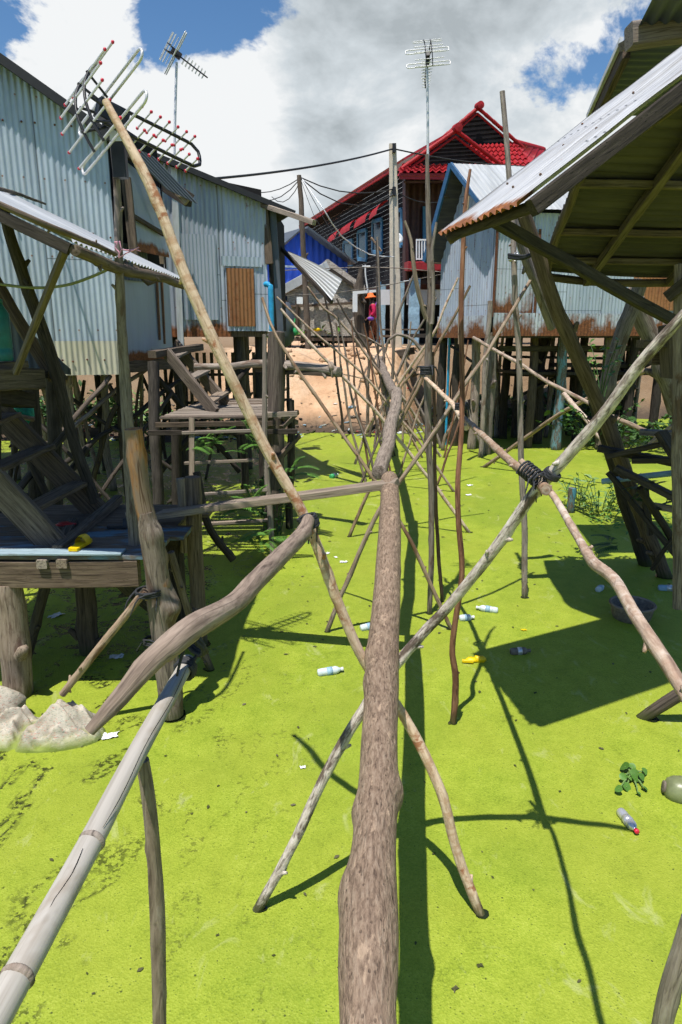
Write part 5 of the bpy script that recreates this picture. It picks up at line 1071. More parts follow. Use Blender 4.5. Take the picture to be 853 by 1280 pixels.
mb = MB(); mb.ball(P(396, 412, 21.8), .065, 8, (1.8, 1, .8), .3); mb.build('yellow_bundle', 'yellow', None, 'small yellow bundle hung on the hut wall', 'bundle', base=P(396, 416, 21.8))
mb = MB(); mb.ball(P(357, 404, 14.6), .26, 12, (.8, .6, 1.6), .5); mb.build('tarpaulin', 'zinccool', None, 'dark crumpled tarpaulin at the zinc house corner', 'tarpaulin', base=P(357, 425, 14.6))
hz_ = thing('loose_sheet', P(360, 316, 12.2), 'loose bright zinc sheet hanging aslant from the second zinc house', 'sheet')
q1, q2, q3, q4 = P(360, 314, 12.3), P(427, 351, 11.2), P(414, 377, 11.2), P(362, 322, 12.3)
mb = MB(); vs, ts = [], []
for i in range(25):
    a = i / 24
    for j in range(13):
        b = j / 12; p = (q1 + (q2 - q1) * b) * (1 - a) + (q4 + (q3 - q4) * b) * a
        vs.append(p + V((.3, -.8, .4)) * (.010 * math.cos(a * 38) + .07 * math.sin(b * 2.6))); ts.append((a, b, 0))
mb.add(vs, [(i * 13 + j, i * 13 + j + 1, (i + 1) * 13 + j + 1, (i + 1) * 13 + j) for i in range(24) for j in range(12)], ts, True); mb.build('zinc_sheet', 'zincroof', hz_)
mb = MB(); mb.beam(P(342, 300, 12.4), P(415, 378, 11.25), .05, .06); mb.build('bearer', 'dark', hz_)
# ------------------------------------------------------------------ the person on the bank
def skinbody(name, verts, edges, radii, mat, parent, base, sub=2):
    me = bpy.data.meshes.new(name); me.from_pydata([tuple(V(v) - V(base)) for v in verts], edges, []); me.materials.append(M[mat])
    o = bpy.data.objects.new(name, me); COL.objects.link(o)
    if parent is None: o.location = base
    else: o.parent = parent
    WL[o.name] = V(base)
    sm = o.modifiers.new('skin', 'SKIN'); sm.use_smooth_shade = True
    for i, r in enumerate(radii): me.skin_vertices[0].data[i].radius = (r, r) if not isinstance(r, tuple) else r
    me.skin_vertices[0].data[0].use_root = True
    ss = o.modifiers.new('sub', 'SUBSURF'); ss.levels = sub; ss.render_levels = sub
    return o
pb = P(466, 434, 24.4); gz_ = ground_z(pb.x, pb.y); pb = V((pb.x, pb.y, gz_))
def b_(x, y, z): return pb + V((x, y, z)) * 1.04
# facing left, weight on the front leg, rear leg trailing to the right
bv = [b_(0, 0, .86), b_(0, 0, 1.06), b_(-.01, 0, 1.26), b_(-.03, 0, 1.38), b_(-.05, 0, 1.48), b_(-.075, 0, 1.58),
      b_(-.05, -.09, .80), b_(-.05, -.09, .45), b_(-.06, -.09, .07), b_(-.18, -.09, .03),
      b_(.03, .09, .80), b_(.10, .09, .46), b_(.25, .09, .12), b_(.16, .09, .03),
      b_(.0, -.19, 1.33), b_(.02, -.24, 1.08), b_(-.15, -.22, .92), b_(-.22, -.20, .89),
      b_(.0, .19, 1.33), b_(.03, .23, 1.08), b_(-.10, .22, .92), b_(-.17, .20, .90)]
be = [(0, 1), (1, 2), (2, 3), (3, 4), (4, 5), (0, 6), (6, 7), (7, 8), (8, 9), (0, 10), (10, 11), (11, 12), (12, 13), (3, 14), (14, 15), (15, 16), (16, 17), (3, 18), (18, 19), (19, 20), (20, 21)]
br = [.13, .12, .14, .10, .055, .095, .085, .06, .045, .035, .085, .06, .045, .035, .065, .045, .034, .03, .065, .045, .034, .03]
person = skinbody('person', bv, be, br, 'skin', None, pb)
tag(person, 'person in red shirt, checked trousers and orange hat walking on the bank', 'person')
for sgn, hp in ((-1, bv[17]), (1, bv[21])):
    for k in range(4):
        mb = MB(); a = hp + V((-.02, (k - 1.5) * .018, -.005)); mb.tube([a, a + V((-.035, 0, -.02)), a + V((-.045, 0, -.045 - .004 * (k % 2)))], [.009, .008, .006], 6, 0, 0, 0, .02); mb.build('finger', 'skin', person)
    mb = MB(); a = hp + V((-.005, sgn * -.03, 0)); mb.tube([a, a + V((-.02, sgn * -.012, -.02)), a + V((-.04, sgn * -.008, -.03))], [.010, .009, .007], 6, 0, 0, 0, .02); mb.build('thumb', 'skin', person)
hd = bv[5]
mb = MB(); mb.ball(hd + V((-.10, 0, -.02)), .018, 6, (1.2, .8, 1.3)); mb.build('nose', 'skin', person)
for sg in (-1, 1):
    mb = MB(); mb.ball(hd + V((-.082, sg * .034, .012)), .012, 6); mb.build('eye', 'hair', person)
    mb = MB(); mb.ball(hd + V((.01, sg * .09, -.01)), .026, 6, (.8, .4, 1.2)); mb.build('ear', 'skin', person)
mb = MB(); mb.ball(hd + V((-.088, 0, -.052)), .018, 6, (.5, 1.3, .5)); mb.build('mouth', 'tiled', person)
mb = MB(); mb.ball(hd + V((.035, 0, -.02)), .098, 12, (.9, 1, 1.05)); mb.build('hair', 'hair', person)
mb = MB(); mb.lathe(hd + V((-.01, 0, .02)), [(-.035, .23), (-.03, .235), (.02, .13), (.035, .115), (.10, .10), (.13, .06), (.135, .01)], 18, V((-.12, 0, 1))); mb.build('hat', 'hat', person)
sv = [b_(0, 0, .88), b_(0, 0, 1.06), b_(-.01, 0, 1.26), b_(-.025, 0, 1.37), bv[14], bv[15], b_(-.08, -.225, .99), bv[18], bv[19], b_(-.05, .225, .98)]
o = skinbody('shirt', sv, [(0, 1), (1, 2), (2, 3), (3, 4), (4, 5), (5, 6), (3, 7), (7, 8), (8, 9)], [.165, .145, .165, .12, .085, .068, .06, .085, .068, .06], 'shirt', person, pb)
o = skinbody('trousers', [b_(0, 0, .90), b_(0, 0, .80), bv[6], bv[7], b_(-.06, -.09, .14), bv[10], bv[11], b_(.235, .09, .17)], [(0, 1), (1, 2), (2, 3), (3, 4), (1, 5), (5, 6), (6, 7)], [.155, .14, .11, .09, .085, .11, .09, .085], 'trousers', person, pb)
mb = MB(); mb.ball(b_(-.08, -.24, .90), .095, 12, (1.2, .45, .8)); bg = mb.build('bag', 'bag', None, 'purple shoulder bag on the hip of the red shirted person', 'bag', base=b_(-.08, -.25, .90))
mb = MB(); mb.tube([b_(-.10, -.22, 1.0), b_(.03, -.21, 1.2), b_(.10, -.10, 1.42), b_(.09, .08, 1.42), b_(.05, .20, 1.2)], .014, 6, 0, 0, 0, .05); mb.build('strap', 'bag', bg)
# ------------------------------------------------------------------ right back: zinc house with rusty skirt
zb = 2.57
A_, B_, C_ = P(549, 415, 16), P(614, 415, 14.6), P(920, 415, 15.6)
for q in (A_, B_, C_): q.z = zb
Ug = (B_ - A_).normalized(); Lg = (B_ - A_).length; Ng = Ug.cross(UP); Ue = (C_ - B_).normalized(); Le = (C_ - B_).length; Ne = Ue.cross(UP)
rb = thing('stilt_house', V((B_.x, B_.y, 0)), 'zinc house on stilts at right with rusty lower skirt and blue-edged gable', 'house')
def pz(u, v): return (PP(u, v, A_, Ng) - A_).dot(Ug), PP(u, v, A_, Ng).z - zb
gp = [pz(549, 318), pz(580, 210), pz(625, 268)]
def hg(u):
    for (x0, z0), (x1, z1) in zip(gp, gp[1:]):
        if u <= x1 or (x1, z1) == gp[-1]: return z0 + (z1 - z0) * (u - x0) / (x1 - x0)
mb = MB(); mb.corr(A_, Ug, UP, Lg, 3, .075, .009, 6, None, hg); mb.build('gable_wall', 'zincrb', rb)
he = hg(Lg)
mb = MB(); mb.corr(B_ + UP * .3, Ue, UP, Le, he - .3, .075, .009, 6, lambda u: .0); mb.build('front_wall', 'zincrb', rb)
pr = [(PP(u, 400, B_, Ne) - B_).dot(Ue) for u in (614, 664, 668, 786, 850)]
mb = MB(); mb.corr(B_ + UP * .32 + Ne * .03, Ue, UP, pr[1], 1.75, .075, .009, 4); mb.build('wall_sheet', 'zincskirt', rb)
mb = MB(); mb.corr(B_ + UP * .26 + Ne * .035, Ue, UP, pr[3], 1.3, .075, .009, 4, w0=pr[2]); mb.build('wall_sheet', 'zinc1', rb)
mb = MB(); mb.corr(B_ + UP * .45 + Ne * .035, Ue, UP, Le, 1.6, .075, .009, 4, w0=pr[3]); mb.build('wall_sheet', 'rust', rb)
mb = MB(); mb.corr(B_ - UP * .08 + Ne * .07, Ue, UP, Le, .46, .075, .009, 3); mb.build('skirt_sheet', 'zincskirt', rb)
mb = MB(); mb.corr(A_ - UP * .12 + Ng * .05, Ug, UP, Lg, .46, .075, .009, 3); mb.build('skirt_sheet', 'zincskirt', rb)
for u, m in ((0, 'rustdk'), (pr[2] - .03, 'rustdk')):
    mb = MB(); mb.beam(B_ + Ue * u + UP * .3 + Ne * .06, B_ + Ue * u + UP * 2.0 + Ne * .06, .05, .02, Ne); mb.build('rusty_seam', m, rb)
def g3(p): return A_ + Ug * p[0] + UP * p[1]
G0, G1, G2 = g3(gp[0]), g3(gp[1]), B_ + UP * he
G0 = G1 + (G0 - G1) * 1.10; G2 = G1 + (G2 - G1) * 1.0
ov = Ng * .35 - Ue * .0
Rg = Ue * (Le + .3)
mb = MB(); mb.corr(G1 + ov + UP * .05, Ue, (G2 + Ne * .08 - UP * .03 - G1), Le + 1, (G2 + Ne * .08 - G1).length, .12, .002, 4); mb.build('roof_slope', 'zincroof', rb)
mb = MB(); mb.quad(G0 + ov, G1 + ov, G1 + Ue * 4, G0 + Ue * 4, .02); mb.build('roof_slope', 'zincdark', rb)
mb = MB(); mb.beam(G0 + ov * 1.02, G1 + ov * 1.02 + UP * .03, .05, .11, UP); mb.build('blue_rake_board', 'rakeblue', rb)
mb = MB(); mb.beam(G1 + ov * 1.02 + UP * .03, G2 + ov * 1.02, .05, .09, UP); mb.build('blue_rake_board', 'rakeblue', rb)
for q in (.25, .6, .95):
    mb = MB(); p = G1 + (G0 - G1) * q - UP * .08; mb.beam(p + ov, p - Ng * .1, .06, .09); mb.build('purlin', 'brown', rb)
mb = MB(); mb.quad(A_ - UP * .02, B_ - UP * .02, C_ - UP * .02, C_ - UP * .02 - Ne * 4.5, .1); mb.quad(A_ - UP * .022, C_ - UP * .022 - Ne * 4.4, C_ - UP * .022 - Ne * 6.5, A_ - UP * .022 - Ne * 5.0 + Ue * .5, .1); mb.build('floor_slab', 'dark', rb)
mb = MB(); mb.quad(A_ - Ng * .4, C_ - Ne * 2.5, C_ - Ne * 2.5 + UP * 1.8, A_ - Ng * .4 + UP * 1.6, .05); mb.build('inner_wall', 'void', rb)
mb = MB(); mb.beam(B_ - UP * .35 - Ne * .7 + Ue * .5, C_ - UP * .35 - Ne * .7, .08, .12); mb.build('floor_beam', 'dark', rb)
mb = MB(); mb.quad(B_ + Ue * 1.0 - UP * .85 - Ne * .6, B_ + Ue * 5 - UP * .9 - Ne * .6, B_ + Ue * 5 - UP * .9 - Ne * 2, B_ + Ue * 1.0 - UP * .85 - Ne * 2, .06); mb.build('storage_shelf', 'dark', rb)
for (u, v, y, r, m) in ((555, 545, 16.2, .10, 'dark'), (573, 545, 15.9, .10, 'dark'), (595, 548, 15.4, .10, 'grey'), (613, 572, 14.7, .13, 'grey'), (637, 540, 17.0, .10, 'dark'), (668, 560, 15.6, .10, 'brown'), (681, 545, 16.2, .12, 'dark'), (705, 560, 15.3, .11, 'bpaint'), (731, 540, 16.6, .10, 'dark'),
                        (762, 560, 15.4, .10, 'grey'), (795, 555, 15.6, .10, 'dark'), (650, 535, 17.2, .08, 'dark'), (720, 530, 17.6, .08, 'dark'), (830, 555, 15.6, .1, 'dark')):
    q = P(u, 430, y); mb = MB(); mb.tube([V((q.x, q.y, -.3)), V((q.x + R.uniform(-.05, .05), q.y, 1.2)), V((q.x, q.y, zb - .02))], [r, r, r * .92], 9, .03, .1, 5, .15); mb.build('stilt', m, rb)
for k in range(22):
    q0 = P(R.uniform(600, 860), 430, R.uniform(15.3, 21.2)); dx = R.choice((0, 0, R.uniform(-1.1, 1.1))); r_ = R.uniform(.03, .065); mb = MB()
    mb.tube([V((q0.x, q0.y, -.2)), V((q0.x + dx * .5 + R.uniform(-.05, .05), q0.y, 1.2)), V((q0.x + dx, q0.y, zb - .03))], r_, 7, .04, .14, 4, .2); mb.build('stilt' if dx == 0 else 'brace', R.choice(['dark', 'dark', 'brown', 'grey']), rb)
for (u1, v1, u2, y_, h_) in ((618, 436, 770, 17.0, .10), (640, 446, 760, 16.4, .05), (625, 468, 720, 17.4, .05), (690, 456, 860, 16.0, .08)):
    mb = MB(); mb.beam(P(u1, v1, y_), P(u2, v1 + 2, y_), .5, h_, UP); mb.build('storage_board', 'dark', rb)
mb = MB(); q = P(562, 430, 16.0); mb.tube([V((q.x, q.y, -.2)), V((q.x, q.y, zb))], .03, 8, 0, 0, 0, .3); mb.build('water_pipe', 'pvc', rb)
for (u1, v1, y1), (u2, v2, y2), r, m in (((563, 432, 16.0), (590, 452, 15.4), .03, 'dark'), ((640, 500, 15.8), (700, 470, 16.2), .04, 'dark'), ((556, 520, 16), (600, 440, 15.6), .035, 'dark')):
    mb = MB(); mb.tube([P(u1, v1, y1), P(u2, v2, y2)], r, 8, .02, .1, 3, .2); mb.build('brace', m, rb)
for i, (lab, m, pts, r) in enumerate((
    ('long pale pole slanting down right from the rusty corner under the zinc house', 'tan', [(592, 422, 13.5), (640, 450, 12.5), (690, 480, 11.5), (738, 505, 10.8)], .045),
    ('pale pole rising from the pond to the right in front of the stilts', 'tan', [(603, 586, 13.2), (660, 546, 12.4), (716, 508, 11.6), (822, 456, 10.6)], .05),
    ('short pinkish pole slanting down right behind the whitish rail', 'pink', [(705, 492, 9.6), (730, 520, 9.2), (755, 552, 8.8)], .045),
    ('pale pole lying low right of the dark leaning posts', 'tan', [(763, 520, 9.5), (790, 530, 9.2), (822, 546, 9.0)], .045),
    ('light pole end at the right edge rising above the platform', 'tan', [(812, 556, 7.6), (852, 524, 7.4)], .04),
    ('grey-green stake leaning at the rusty corner', 'grey', [(607, 458, 14.3), (612, 400, 14.3), (613, 376, 14.3)], .07))):
    pole('support_pole', lab, 'pole', m, pts, r, 9, .02, .12, 6, 'braces under the right zinc house')
pole('upright_pole', 'brown pole standing against the gable wall, pointed top under the canopy lip', 'pole', 'tan', [(575, 430, 13.2), (577, 360, 13.2), (581, 290, 13.2), (586, 245, 13.2)], [.05, .055, .05, .03], 9, .02, .12, 6)
# ------------------------------------------------------------------ right foreground: canopy and its frame
Acn, Bcn, Dcn = V((.55, 4.1, 3.05)), V((.735, 3.05, 3.03)), V((1, .35, .75))
rt = thing('canopy', V((.64, 3.5, 3.0)), 'steep zinc canopy with rusty scalloped lip, upper right', 'canopy')
W = (Bcn - Acn); Lc = 1.75; mb = MB(); vs, ts = [], []; nw, nl = 84, 14
Ncn = W.cross(Dcn).normalized(); Ncn = Ncn if Ncn.z > 0 else -Ncn
for i in range(nw + 1):
    for j in range(nl + 1):
        a, b = i / nw, j / nl
        p = Acn + W * a + Dcn * (Lc * b) + Ncn * (.010 * math.cos(a * W.length / .076 * 6.28318) + .010 * mnoise.noise(V((a * 3, b * 5, 1))))
        if j == 0: p = p - Dcn * (.012 * mnoise.noise(V((a * 16, 0, 5))))
        vs.append(p); ts.append((a * W.length, b * Lc * 1.3, 0))
mb.add(vs, [(i * (nl + 1) + j, i * (nl + 1) + j + 1, (i + 1) * (nl + 1) + j + 1, (i + 1) * (nl + 1) + j) for i in range(nw) for j in range(nl)], ts, True); mb.build('roof_sheet', 'zinccanopy', rt)
mb = MB(); mb.beam(Bcn + Dcn * .03 - Ncn * .05, Bcn + Dcn * Lc - Ncn * .05, .05, .07, Ncn); mb.build('rake_rafter', 'dark', rt)
mb = MB(); mb.beam(Acn + Dcn * .03 - Ncn * .05, Acn + Dcn * Lc - Ncn * .05, .05, .07, Ncn); mb.build('rake_rafter', 'brown', rt)
mb = MB(); mb.tube([Acn + Dcn * .04 - Ncn * .05, Bcn + Dcn * .05 - Ncn * .05], .028, 8, .005, .1, 3, .1); mb.build('lip_pole', 'dark', rt)
for a, b in ((.2, .18), (.45, .5), (.7, .3), (.3, .75), (.62, .8), (.5, .12), (.85, .55), (.12, .45), (.78, .12), (.4, .3)):
    mb = MB(); mb.ball(Acn + W * a + Dcn * (Lc * b) + Ncn * .012, .007, 6); mb.build('roof_nail', 'rust', rt)
# second lean-to roof behind it, seen from below
sr = thing('lean_to_roof', V((2.2, 5.5, 3.2)), 'shaded lean-to roof seen from below with rafters, right edge', 'roof')
def sz(y): return 3.06 + (6.45 - y) * .385 - .05 * math.sin((6.45 - y) / 2.45 * 3.14)
def slx(y): return 2.12 - (y - 4.0) / .9 * .52 if y < 4.9 else 1.6 + (y - 4.9) / 1.55 * .22 - .05 * math.sin((y - 4.9) / 1.55 * 3.14)
mb = MB(); vs, ts = [], []; ny, nx = 190, 10
for i in range(ny + 1):
    y = 3.9 + (6.45 - 3.9) * i / ny
    for j in range(nx + 1):
        x = slx(max(y, 4.0)) + (4.2 - slx(max(y, 4.0))) * j / nx
        vs.append(V((x, y + .10 * math.sin(j * .31) * (i / ny), sz(y) + .013 * math.cos((y) / .076 * 6.28318) - .05 * math.sin(j / nx * 3.14) * (i / ny)))); ts.append((y, x, 0))
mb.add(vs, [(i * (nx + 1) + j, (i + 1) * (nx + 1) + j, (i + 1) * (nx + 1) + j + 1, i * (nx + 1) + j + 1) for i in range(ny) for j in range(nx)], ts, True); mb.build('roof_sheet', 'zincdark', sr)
def sp_(x, y, dz=-.04): return V((x, y, sz(y) + dz))
mb = MB(); mb.tube([sp_(slx(y_) + .02, y_, -.05) for y_ in (4.35, 4.9, 5.3, 5.8, 6.2, 6.45)], .035, 8, 0, .08, 3); mb.build('side_pole', 'brown', sr)
mb = MB(); mb.tube([sp_(1.82, 6.45, -.05), sp_(2.4, 6.5, -.08), sp_(3.2, 6.52, -.07), sp_(4.2, 6.5, -.05)], .035, 8, 0, .08, 3); mb.build('edge_pole', 'brown', sr)
for y_ in (5.05, 5.65, 6.12):
    mb = MB(); mb.beam(sp_(slx(y_), y_, -.05), sp_(4.2, y_ + .08, -.05), .06, .05, UP); mb.build('purlin', 'brown', sr)
for x0, x1 in ((2.12, 1.95), (2.75, 2.7), (3.4, 3.4)):
    mb = MB(); mb.beam(sp_(x0, 4.2, -.10), sp_(x1 + .25, 6.45, -.10), .06, .07, UP); mb.build('rafter', 'brown', sr)
# high roof of the right hand house
ur = thing('house_roof', P(800, 80, 6.8), 'dark overhanging house roof in the top right corner', 'roof')
u1_, u2_, u3_, u4_ = P(741, 146, 7.5), P(785, 50, 6.2), P(960, 50, 6.2), P(960, 146, 7.5)
mb = MB(); mb.corr(u1_, (u2_ - u1_), (u4_ - u1_), (u2_ - u1_).length, (u4_ - u1_).length, .1, .012, 3); mb.build('roof_sheet', 'zinccool', ur)
mb = MB(); mb.beam(u1_ - UP * .06, u2_ - UP * .06, .06, .14, UP); mb.build('barge_board', 'brown', ur)
mb = MB(); mb.beam(u1_ + V((-.05, 0, 0)), u2_ + V((-.05, 0, .0)), .03, .05, UP); mb.build('barge_edge', 'zincroof', ur)
mb = MB(); mb.beam(P(779, 57, 6.1), P(801, 50, 6.15), .10, .06); mb.build('beam_end', 'plank', ur)
mb = MB(); mb.beam(P(786, 46, 5.9), P(930, 24, 5.9), .16, .16, UP); mb.build('ridge_beam', 'plank', ur)
u1_, u2_, u3_ = P(795, 37, 5.9), P(822, -16, 5.3), P(960, 24, 5.9)
mb = MB(); mb.corr(u1_, (u3_ - u1_), (u2_ - u1_), (u3_ - u1_).length, (u2_ - u1_).length, .1, .014, 3); mb.build('upper_sheet', 'zinccool', ur)
# leaning posts, braces and platform
pole('leaning_post', 'big dark post leaning right, from the canopy down to the pond', 'post', 'brown', [(832, 722, 6.9), (805, 650, 6.75), (770, 560, 6.5), (735, 470, 6.3), (700, 395, 6.1), (655, 268, 5.8)], [.10, .098, .095, .09, .085, .075], 12, .02, .1, 8)
pole('leaning_post', 'second dark post leaning close beside the big one, lower half only', 'post', 'dark', [(812, 718, 7.3), (790, 650, 7.2), (762, 560, 7.0), (742, 500, 6.9)], [.11, .10, .09, .08], 10, .02, .12, 6)
pole('leaning_post', 'grey board-like post end just under the canopy corner', 'post', 'grey', [(640, 272, 6.4), (668, 352, 6.6), (690, 410, 6.8)], [.06, .06, .06], 10, .01, .1, 4)
pole('leaning_post', 'rough grey post leaning left, upper arm of the crossed pair at right', 'post', 'grey', [(752, 505, 8.2), (775, 430, 8.1), (802, 350, 8.0)], [.12, .12, .11], 12, .02, .12, 8)
pole('leaning_post', 'rough grey post leaning right, lower arm of the crossed pair at right', 'post', 'grey', [(846, 515, 8.5), (820, 440, 8.4), (795, 375, 8.3)], [.14, .14, .13], 12, .02, .12, 6)
pole('leaning_post', 'thin dark post foot at right of the big leaning post', 'post', 'dark', [(868, 735, 6.4), (835, 668, 6.3), (800, 610, 6.2)], [.05, .05, .05], 9, .02, .1, 4)
pole('leaning_post', 'thin dark stick crossing low over the leaning post feet', 'post', 'dark', [(815, 712, 6.2), (838, 680, 6.1), (866, 655, 6.0)], [.03, .03, .03], 9, .02, .1, 3)
pole('corner_post', 'straight post at the right frame edge beyond the platform', 'post', 'grey', [(848, 760, 5.2), (849, 600, 5.2), (850, 462, 5.2), (851, 330, 5.2)], [.06, .065, .065, .06], 10, .01, .1, 5)
mb = MB(); mb.beam(P(613, 273, 3.75), P(842, 402, 4.3), .05, .06); mb.build('brace_beam', 'dark', None, 'dark straight brace running from canopy lip down right', 'brace', base=P(613, 273, 3.75))
mb = MB(); mb.beam(P(834, 372, 5.2), P(900, 320, 5.0), .06, .08); mb.build('brace_beam', 'dark', None, 'short dark block end under the right lean-to roof', 'brace', base=P(834, 372, 5.2))
mb = MB()
for d_ in (0, 1, 2): mb.tube([P(636, 318 + d_ * 2, 6.2), P(655, 321 + d_, 6.0), P(668, 316, 5.9), P(674, 306, 5.9)], .012, 6, .01, 0, 0, .05)
mb.build('cable_tie', 'rope', None, 'bundle of dark cable tied to the tall grey-brown pole', 'cable', base=P(640, 320, 6.1))
lash('wire_tie', 'silver wire wound round the tall pole under the canopy', P(642, 322, 6.25), (0, 0, 1), .04, 4, .010, 'foil', .06, 2)
pf = thing('platform', V((3.2, 6.0, 1.3)), 'dark broken timber platform at the right edge, half collapsed', 'platform')
for (a, b, w_, h_, m) in (((762, 570, 6.3), (828, 555, 6.0), .13, .05, 'dark'), ((748, 560, 6.4), (900, 590, 5.9), .10, .06, 'dark'), ((770, 585, 6.3), (880, 640, 5.8), .09, .06, 'dark'), ((800, 540, 6.6), (900, 545, 6.3), .14, .05, 'grey'), ((826, 540, 5.9), (858, 590, 5.7), .16, .05, 'dark'), ((790, 575, 6.2), (880, 575, 6.0), .12, .05, 'dark'),
                          ((805, 600, 6.4), (812, 668, 6.4), .06, .06, 'dark'), ((800, 430, 5.7), (900, 428, 5.6), .25, .06, 'brown'), ((810, 448, 5.9), (900, 446, 5.8), .3, .1, 'brown'), ((760, 590, 6.6), (850, 700, 6.2), .05, .05, 'dark'), ((815, 632, 6.4), (900, 645, 6.2), .06, .06, 'grey'), ((845, 405, 5.6), (848, 470, 5.6), .22, .2, 'brown')):
    mb = MB(); mb.beam(P(*a), P(*b), w_, h_, UP); mb.build('board', m, pf)
mb = MB(); mb.tube([P(753, 602, 6.7), P(800, 596, 6.5), P(846, 591, 6.3)], .03, 9, 0, 0, 0, .2); mb.build('pipe', 'paleblue', None, 'light blue plastic pipe passing under the broken platform', 'pipe', base=P(753, 602, 6.7))
# stub at right, foot in the duckweed
pole('stub_post', 'cut brown stub lying in the duckweed at the right edge', 'post', 'brown', [(815, 890, 4.1), (842, 872, 4.05), (880, 850, 4.0)], [.05, .06, .06], 12, .005, .1, 3)
# ------------------------------------------------------------------ things afloat on the duckweed
def bottle(label, pos, rot, mat='clear', L=.21, r=.032, cap='whitep', sink=.3, group=None):
    rt = thing('plastic_bottle', pos, label, 'bottle', group); ax = V((math.cos(rot), math.sin(rot), .05)).normalized(); c = pos + UP * (r * (1 - sink)) - ax * L * .5
    pr = [(0, r * .5), (.006, r * .9)]
    for k in range(7): pr += [(.02 + k * L * .085, r * (1.0 if k % 2 else .93))]
    pr += [(L * .70, r), (L * .80, r * .8), (L * .88, r * .42), (L * .93, r * .40)]
    mb = MB(); mb.lathe(c, pr, 14, ax); mb.build('bottle_body', mat, rt)
    mb = MB(); mb.lathe(c + ax * L * .925, [(0, r * .46), (.018, r * .46), (.019, r * .3)], 12, ax); mb.build('cap', cap, rt)
    mb = MB(); mb.lathe(c + ax * L * .36, [(0, r * 1.02), (L * .22, r * 1.02)], 14, ax); mb.build('wrapper', 'paleblue' if mat == 'clear' else 'foil', rt)
    return rt
bottle('clear bottle floating left of the foreground trunk', G(413, 842), .25, L=.20)
bottle('clear bottle lying half sunk, right of the trunk beside the wavy pole', G(609, 764), -.3 + math.pi, L=.20)
bottle('crushed pale bottle just left of the wavy pole', G(583, 775), .1, L=.13)
bottle('small clear bottle half hidden behind the foreground trunk', G(461, 786), .4, L=.16, cap='pinkst')
bottle('silver ribbed bottle with red cap, lower right', G(785, 1030), -1.45, 'foil', .17, .027, 'redcap')
bottle('blue-tinted bottle in the shade at the right edge', G(837, 738), -.2, 'paleblue', .22, .034)
bottle('dull grey bottle in the shade, right of the tall pole', G(750, 738), .8, 'clear', .12)
bottle('dull dark bottle in the big canopy shadow', G(650, 817), .05, 'basket', .16, .032, 'basket')
bottle('tiny green bottle afloat before the littered shore', G(418, 597), .9, 'greenpl', .2, .05)
def scrap(name, label, cat, pos, s, mat, n=3, flat=.4):
    mb = MB()
    for k in range(n): mb.ball(pos + V((R.uniform(-1, 1) * s * .7, R.uniform(-1, 1) * s * .5, s * .12)), s * R.uniform(.45, .7), 9, (1, .8, flat), .7)
    return mb.build(name, mat, None, label, cat, base=pos)
def film(name, label, cat, pos, s, mat, rot=0):
    mb = MB(); vs, ts = [], []; sd = R.uniform(0, 90)
    for i in range(9):
        for j in range(7):
            x, y = (i / 8 - .5) * 2 * s, (j / 6 - .5) * 1.3 * s; k = .75 + .4 * mnoise.noise(V((i * .6, j * .6, sd)))
            x, y = x * k, y * k
            vs.append(pos + V((x * math.cos(rot) - y * math.sin(rot), x * math.sin(rot) + y * math.cos(rot), .006 + s * .28 * abs(mnoise.noise(V((i * .7, j * .9, sd + 5))))))); ts.append((x, y, 0))
    mb.add(vs, [(i * 7 + j, i * 7 + j + 1, i * 7 + j + 8, i * 7 + j + 7) for i in range(8) for j in range(6)], ts, True); return mb.build(name, mat, None, label, cat, base=pos)
yt = thing('plastic_toy', G(592, 828), 'yellow plastic scrap floating by the wavy pole', 'litter')
mb = MB(); mb.ball(G(600, 827) + UP * .02, .045, 8, (1.2, .8, .7), .6); mb.ball(G(590, 827) + UP * .015, .04, 8, (1.4, .7, .5), .5); mb.beam(G(578, 826, .02), G(592, 827, .02), .02, .02); mb.build('yellow_scrap', 'yellow', yt)
film('white_litter', 'white crumpled polystyrene lump beside the white sack', 'litter', G(138, 921), .062, 'foam', .3)
scrap('white_litter', 'white lump of litter under the bent branch tip', 'litter', G(130, 918), .028, 'foam', 3, .8)
film('white_litter', 'small white paper left of the whitish leg', 'litter', G(379, 960), .022, 'foam', .2)
film('plastic_film', 'torn clear film floating in the shade under the deck', 'litter', G(146, 822), .075, 'clear', .1)
film('plastic_film', 'grey film near the dark deck post in shade', 'litter', G(70, 770), .08, 'clear', .9)
film('white_litter', 'white foam scrap, largest of three left of the trunk', 'litter', G(430, 703), .055, 'foam', .1)
film('white_litter', 'white foam scrap, farthest of three left of the trunk', 'litter', G(410, 692), .04, 'foam', 1)
film('white_litter', 'white foam scrap, smallest and middle of three left of the trunk', 'litter', G(420, 697), .03, 'foam', 2)
film('white_litter', 'white flake right of the wavy pole, nearer one', 'litter', G(586, 619), .06, 'foam', .4)
film('white_litter', 'white flake right of the wavy pole, farther one', 'litter', G(587, 607), .07, 'foam', .7)
film('dead_leaf', 'brown dead leaf afloat at the bottom right of the trunk', 'leaf', G(569, 1237), .018, 'tan', .6)
film('dead_leaf', 'pale twig scrap afloat right of the trunk shadow', 'leaf', G(600, 1208), .016, 'brown', .1)
film('dead_leaf', 'yellow leaf by the foot of the bent branch shadow', 'leaf', G(655, 788), .03, 'yellow', .1)
for lab, (u, v), r in (('tiny ochre leaf afloat near the lower left post', (240, 1018), .008), ('tiny ochre leaf afloat left of the whitish leg foot', (308, 1016), .008), ('small orange leaf afloat by the trunk bulge', (272, 1170), .009), ('pale speck of leaf near the bamboo at lower left', (117, 1243), .008), ('dark speck of leaf under the rail crossing shadow', (700, 990), .010)):
    film('fallen_leaf', lab, 'leaf', G(u, v), r, 'tan' if 'dark' not in lab else 'brown', .4)
